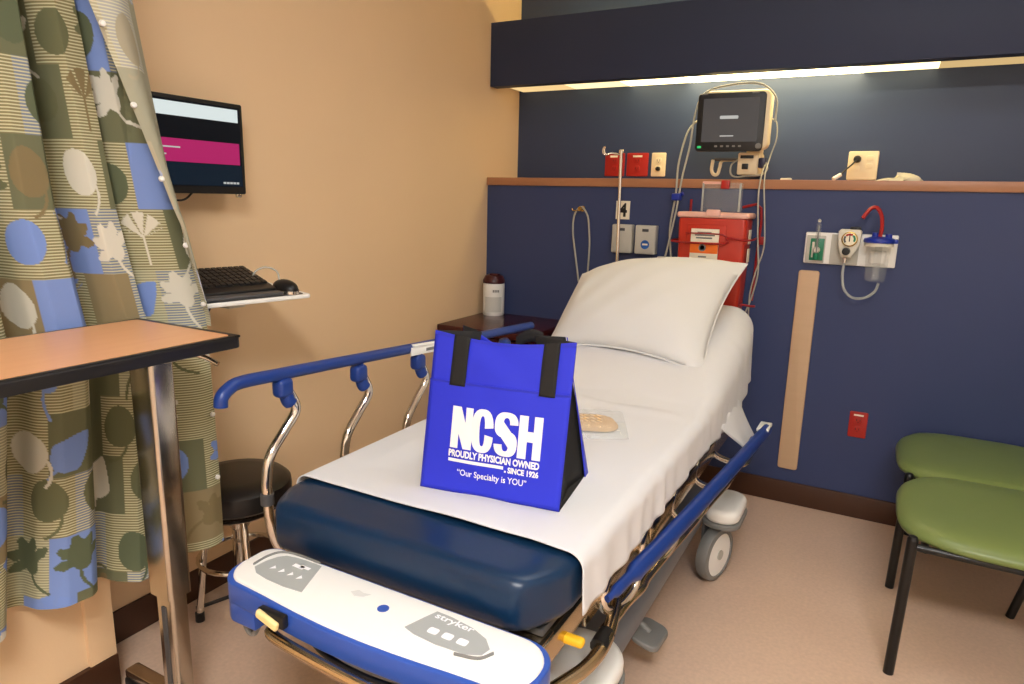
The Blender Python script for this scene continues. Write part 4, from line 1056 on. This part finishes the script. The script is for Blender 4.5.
# red wire bracket
b = B()
W_ = [(1.395, -.335, 1.20), (1.395, -.5, 1.195), (1.36, -.515, 1.195), (1.30, -.515, 1.20), (1.29, -.515, 1.175), (1.10, -.515, 1.175), (1.06, -.51, 1.18), (1.058, -.335, 1.18)]
tube(b, W_, .0045, seg=8, sm=3)
tube(b, [(1.12, -.512, 1.215), (1.28, -.512, 1.215), (1.295, -.512, 1.19)], .003, seg=8, sm=2)
tube(b, [(1.395, -.337, .92), (1.398, -.338, 1.1), (1.398, -.338, 1.328), (1.32, -.338, 1.33)], .006, seg=8, sm=3)
tube(b, [(1.09, -.338, 1.28), (1.09, -.338, 1.36)], .006, seg=8, sm=0)
tube(b, [(1.36, -.45, .915), (1.41, -.45, .91), (1.43, -.45, .912)], .005, seg=8, sm=2)
box(b, (1.40, -.345, 1.17), (1.425, -.329, 1.205), .003)
obj('wire_bracket', b, reddk, sh)

# ------------------------------------------------------------------ gas and suction panel
ga = thing('gas_panel', (1.76, YW, 1.1), 'white medical gas rail on the navy wall holding the suction jar', 'panel')
b = B(); prism(b, rrect(1.592, 1.104, 1.938, 1.235, .005, 3), .022, WALLB(YW), .006); obj('backplate', b, white, ga)
b = B(); box(b, (1.598, YW - .026, 1.108), (1.672, YW - .018, 1.222), .003); obj('left_recess', b, greyw, ga)
b = B(); box(b, (1.693, YW - .026, 1.106), (1.80, YW - .018, 1.230), .003); obj('middle_recess', b, greyw, ga)
b = B(); box(b, (1.614, YW - .032, 1.118), (1.668, YW - .024, 1.210), .003); gr = obj('oxygen_outlet', b, green, ga)
b = B(); lathe(b, [(0, 0), (.014, 0), (.014, -.012), (.008, -.02), (0, -.02)], (1.641, YW - .032, 1.162), axis='y', seg=16); box(b, (1.622, YW - .036, 1.13), (1.632, YW - .031, 1.195), .001); obj('valve', b, offw, gr)
fm = thing('flowmeter', (1.645, YW - .05, 1.15), 'green oxygen flowmeter with clear tube on the gas rail', 'flowmeter')
latheo('sight_tube', [(0, 0), (.010, 0), (.010, .12), (.006, .128), (0, .13)], (1.642, YW - .052, 1.15), clearp, fm, seg=16)
latheo('core', [(0, 0), (.003, 0), (.003, .11), (0, .11)], (1.642, YW - .052, 1.155), grey, fm, seg=10)
latheo('knob', [(0, 0), (.012, 0), (.012, .024), (0, .024)], (1.642, YW - .052, 1.126), green, fm, seg=16)
latheo('cap', [(0, 0), (.006, 0), (.007, .008), (0, .014)], (1.642, YW - .052, 1.278), offw, fm, seg=12)
vr = thing('vacuum_regulator', (1.76, YW - .06, 1.13), 'cream vacuum regulator with a round dial on the gas rail', 'regulator')
b = B(); prism(b, [(1.738, 1.140), (1.775, 1.140), (1.790, 1.165), (1.802, 1.19), (1.806, 1.245), (1.797, 1.254), (1.728, 1.254), (1.720, 1.245), (1.722, 1.19)], .06, WALLB(YW - .022), .006); obj('body', b, offw, vr)
latheo('dial', [(0, 0), (.030, 0), (.030, -.008), (.026, -.010), (0, -.010)], (1.764, YW - .082, 1.215), gold, vr, axis='y', seg=28)
b = B(); lathe(b, [(0, 0), (.025, 0), (.025, -.001), (0, -.001)], (1.764, YW - .092, 1.215), axis='y', seg=24); df = obj('dial_face', b, labelw, vr)
b = B()
for k, mcol in enumerate((green, red, dkgrey)):
    bb = B(); a0 = -.5 + k * 1.5
    grid(bb, 8, 2, lambda s, t: (1.764 + (.015 + .008 * t) * math.cos(a0 + 1.4 * s), YW - .0934, 1.215 + (.015 + .008 * t) * math.sin(a0 + 1.4 * s))); obj('dial_arc', bb, mcol, df, recalc=False)
box(b, (1.762, YW - .094, 1.205), (1.766, YW - .0935, 1.235)); obj('needle', b, black, df)
latheo('knob', [(0, 0), (.016, 0), (.014, -.022), (0, -.024)], (1.756, YW - .082, 1.165), black, vr, axis='y', seg=18)
latheo('nozzle', [(0, 0), (.008, 0), (.010, .02), (0, .025)], (1.754, YW - .055, 1.117), chrome, vr, seg=14)
b = B(); box(b, (1.76, YW - .07, 1.252), (1.80, YW - .03, 1.264), .004); obj('switch', b, black, vr)
sj = thing('suction_jar', (1.872, YW - .1, 1.05), 'clear suction jar with blue lid hanging on the gas rail', 'jar')
jx, jy = 1.872, YW - .085
latheo('jar', [(0, 0), (.034, 0), (.037, .006), (.046, .148), (.046, .15)], (jx, jy, 1.052), clearp, sj, seg=30)
latheo('collar', [(.046, 0), (.052, 0), (.052, .016), (.046, .016), (.046, 0)], (jx, jy, 1.192), offw, sj, seg=30)
latheo('lid', [(0, 0), (.056, 0), (.058, .006), (.056, .016), (.03, .024), (0, .024)], (jx, jy, 1.206), bluep, sj, seg=30)
b = B()
lathe(b, [(0, 0), (.012, 0), (.011, .02), (0, .02)], (jx - .018, jy - .01, 1.226), seg=14); obj('lid_port', b, bluep, sj); b = B(); lathe(b, [(0, 0), (.013, 0), (.012, .018), (0, .018)], (jx + .03, jy - .005, 1.224), seg=14); obj('lid_port', b, bluep, sj)
boxo('lid_spout', (jx + .045, jy - .02, 1.205), (jx + .066, jy + .02, 1.222), bluep, sj, .004)
b = B(); lathe(b, [(0, 0), (.014, 0), (.014, .13), (0, .13)], (jx, jy, 1.06), seg=14); obj('inner_float', b, clearp, sj)
b = B(); box(b, (jx - .03, YW - .05, 1.12), (jx + .03, YW - .02, 1.17), .004); obj('clip', b, white, sj)
tag(tubeo('suction_tube', [(1.872, jy + .004, 1.228), (1.874, jy + .004, 1.27), (1.866, jy, 1.315), (1.848, jy - .005, 1.342), (1.828, jy - .01, 1.340), (1.812, jy - .015, 1.318), (1.802, jy - .02, 1.300)], .0075, mat('tube_red', (170, 34, 28), .2)), 'red curved tube rising from the suction jar lid', 'tube')
tag(tubeo('drain_tube', [(1.754, YW - .055, 1.125), (1.752, YW - .06, 1.07), (1.765, YW - .07, 1.01), (1.80, YW - .075, .978), (1.845, YW - .08, .982), (1.878, YW - .083, 1.01), (1.888, YW - .085, 1.045)], .0055, clearg), 'clear drain tube looping from regulator to suction jar', 'tube')

# bumper strip
b = B(); prism(b, rrect(1.578, .166, 1.662, 1.072, .012, 4), .014, WALLB(YW), .005); tag(obj('bumper_strip', b, bump_m), 'tan vertical bumper strip on the navy wall below the gas rail', 'wall guard')

# ------------------------------------------------------------------ chairs
def chair(yc, label, near):
    c = thing('guest_chair', (2.3, yc, 0), label, 'chair', 'green vinyl guest chairs')
    bb = B()
    out = []
    for k in range(60):
        a = 2 * PI * k / 60; ca, sa = math.cos(a), math.sin(a); n = 3.4
        q = (abs(ca) ** n + abs(sa) ** n) ** (-1 / n)
        out.append((2.31 + .285 * ca * q, yc + .285 * sa * q))
    def cush(s, t):
        k = int(round(s * 60)) % 60; u, v = out[k]
        prof = [(.0, .464), (.3, .464), (.6, .462), (.82, .458), (.93, .450), (.985, .437), (1., .427), (.985, .418), (.93, .412), (.6, .411), (0, .411)]
        r, z = prof[int(round(t * (len(prof) - 1)))]
        dip = -.012 * (1 - r) * 0
        front = max(0, (2.10 - u) / .1)
        return V(2.31 + (u - 2.31) * r, yc + (v - yc) * r, z + dip - .01 * min(1, front) * r)
    grid(bb, 60, 11, cush, True); bmesh.ops.remove_doubles(bb, verts=bb.verts, dist=.0005); obj('seat', bb, seatg, c, ang=70)
    bb = B()
    def back(s, t):
        k = int(round(s * 60)) % 60; a = 2 * PI * k / 60; ca, sa = math.cos(a), math.sin(a); q = (abs(ca) ** 4 + abs(sa) ** 4) ** (-.25)
        prof = [(0, .025), (.8, .025), (.95, .018), (1, 0), (.95, -.018), (.8, -.025), (0, -.025)]
        r, w = prof[int(round(t * 6))]
        y = yc + .265 * ca * q * r; zz = .70 + .19 * sa * q * r
        return V(2.60 + w + .18 * (zz - .5), y, zz)
    grid(bb, 60, 7, back, True); bmesh.ops.remove_doubles(bb, verts=bb.verts, dist=.0005); obj('backrest', bb, seatg, c, ang=70)
    legs = [(2.062, yc - .265), (2.125, yc + .235)] if not near else [(2.062, yc - .265)]
    for (x, y) in legs:
        bb = B(); tube(bb, [(x - .006, y - .002, .0), (x + .004, y, .43)], .0145, seg=14, sm=0); lathe(bb, [(0, .0), (.0145, 0), (.011, .009), (0, .012)], (x + .004, y, .43), seg=14); obj('front_leg', bb, blackmet, c)
    for s in ((-1, 1) if not near else (-1,)):
        y = yc + s * .265
        bb = B(); tube(bb, [(2.415, y, 0), (2.50, y, .40), (2.56, y, .52), (2.66, y, .88)], .0135, seg=12, sm=4); obj('rear_leg', bb, blackmet, c)
    bb = B()
    for s in (-1, 1):
        y = yc + s * .262; tube(bb, [(2.066, y, .408), (2.50, y, .405)], .011, seg=10, sm=0)
    tube(bb, [(2.10, yc - .262, .404), (2.10, yc + .262, .404)], .010, seg=10, sm=0)
    tube(bb, [(2.48, yc - .262, .404), (2.48, yc + .262, .404)], .010, seg=10, sm=0)
    obj('seat_frame', bb, blackmet, c)
    return c
chair(-1.155, 'nearer green vinyl chair on black legs at the right', True)
chair(-.625, 'farther green vinyl chair against the navy wall', False)

# ------------------------------------------------------------------ camera, world, view
cam = bpy.data.cameras.new('camera'); co = bpy.data.objects.new('camera', cam); COL.objects.link(co)
cam.sensor_width = 36; cam.sensor_fit = 'HORIZONTAL'; cam.lens = 24; cam.clip_start = .05
r_ = V(.87604353, .48163878, .02391288); u_ = V(-.11998293, .16966949, .9781699); f_ = V(-.46706727, .85978855, -.2064263)
Mc = Matrix((r_, u_, -f_)).transposed().to_4x4(); Mc.translation = V(1.90765329, -3.52761712, 1.34610367)
co.matrix_world = Mc
S.camera = co
w = bpy.data.worlds.new('world'); S.world = w; w.use_nodes = True
w.node_tree.nodes['Background'].inputs[0].default_value = (.9, .85, .75, 1); w.node_tree.nodes['Background'].inputs[1].default_value = .1
S.view_settings.view_transform = 'Standard'; S.view_settings.look = 'None'; S.view_settings.gamma = 1; S.view_settings.use_curve_mapping = False
S.view_settings.exposure = -0.04
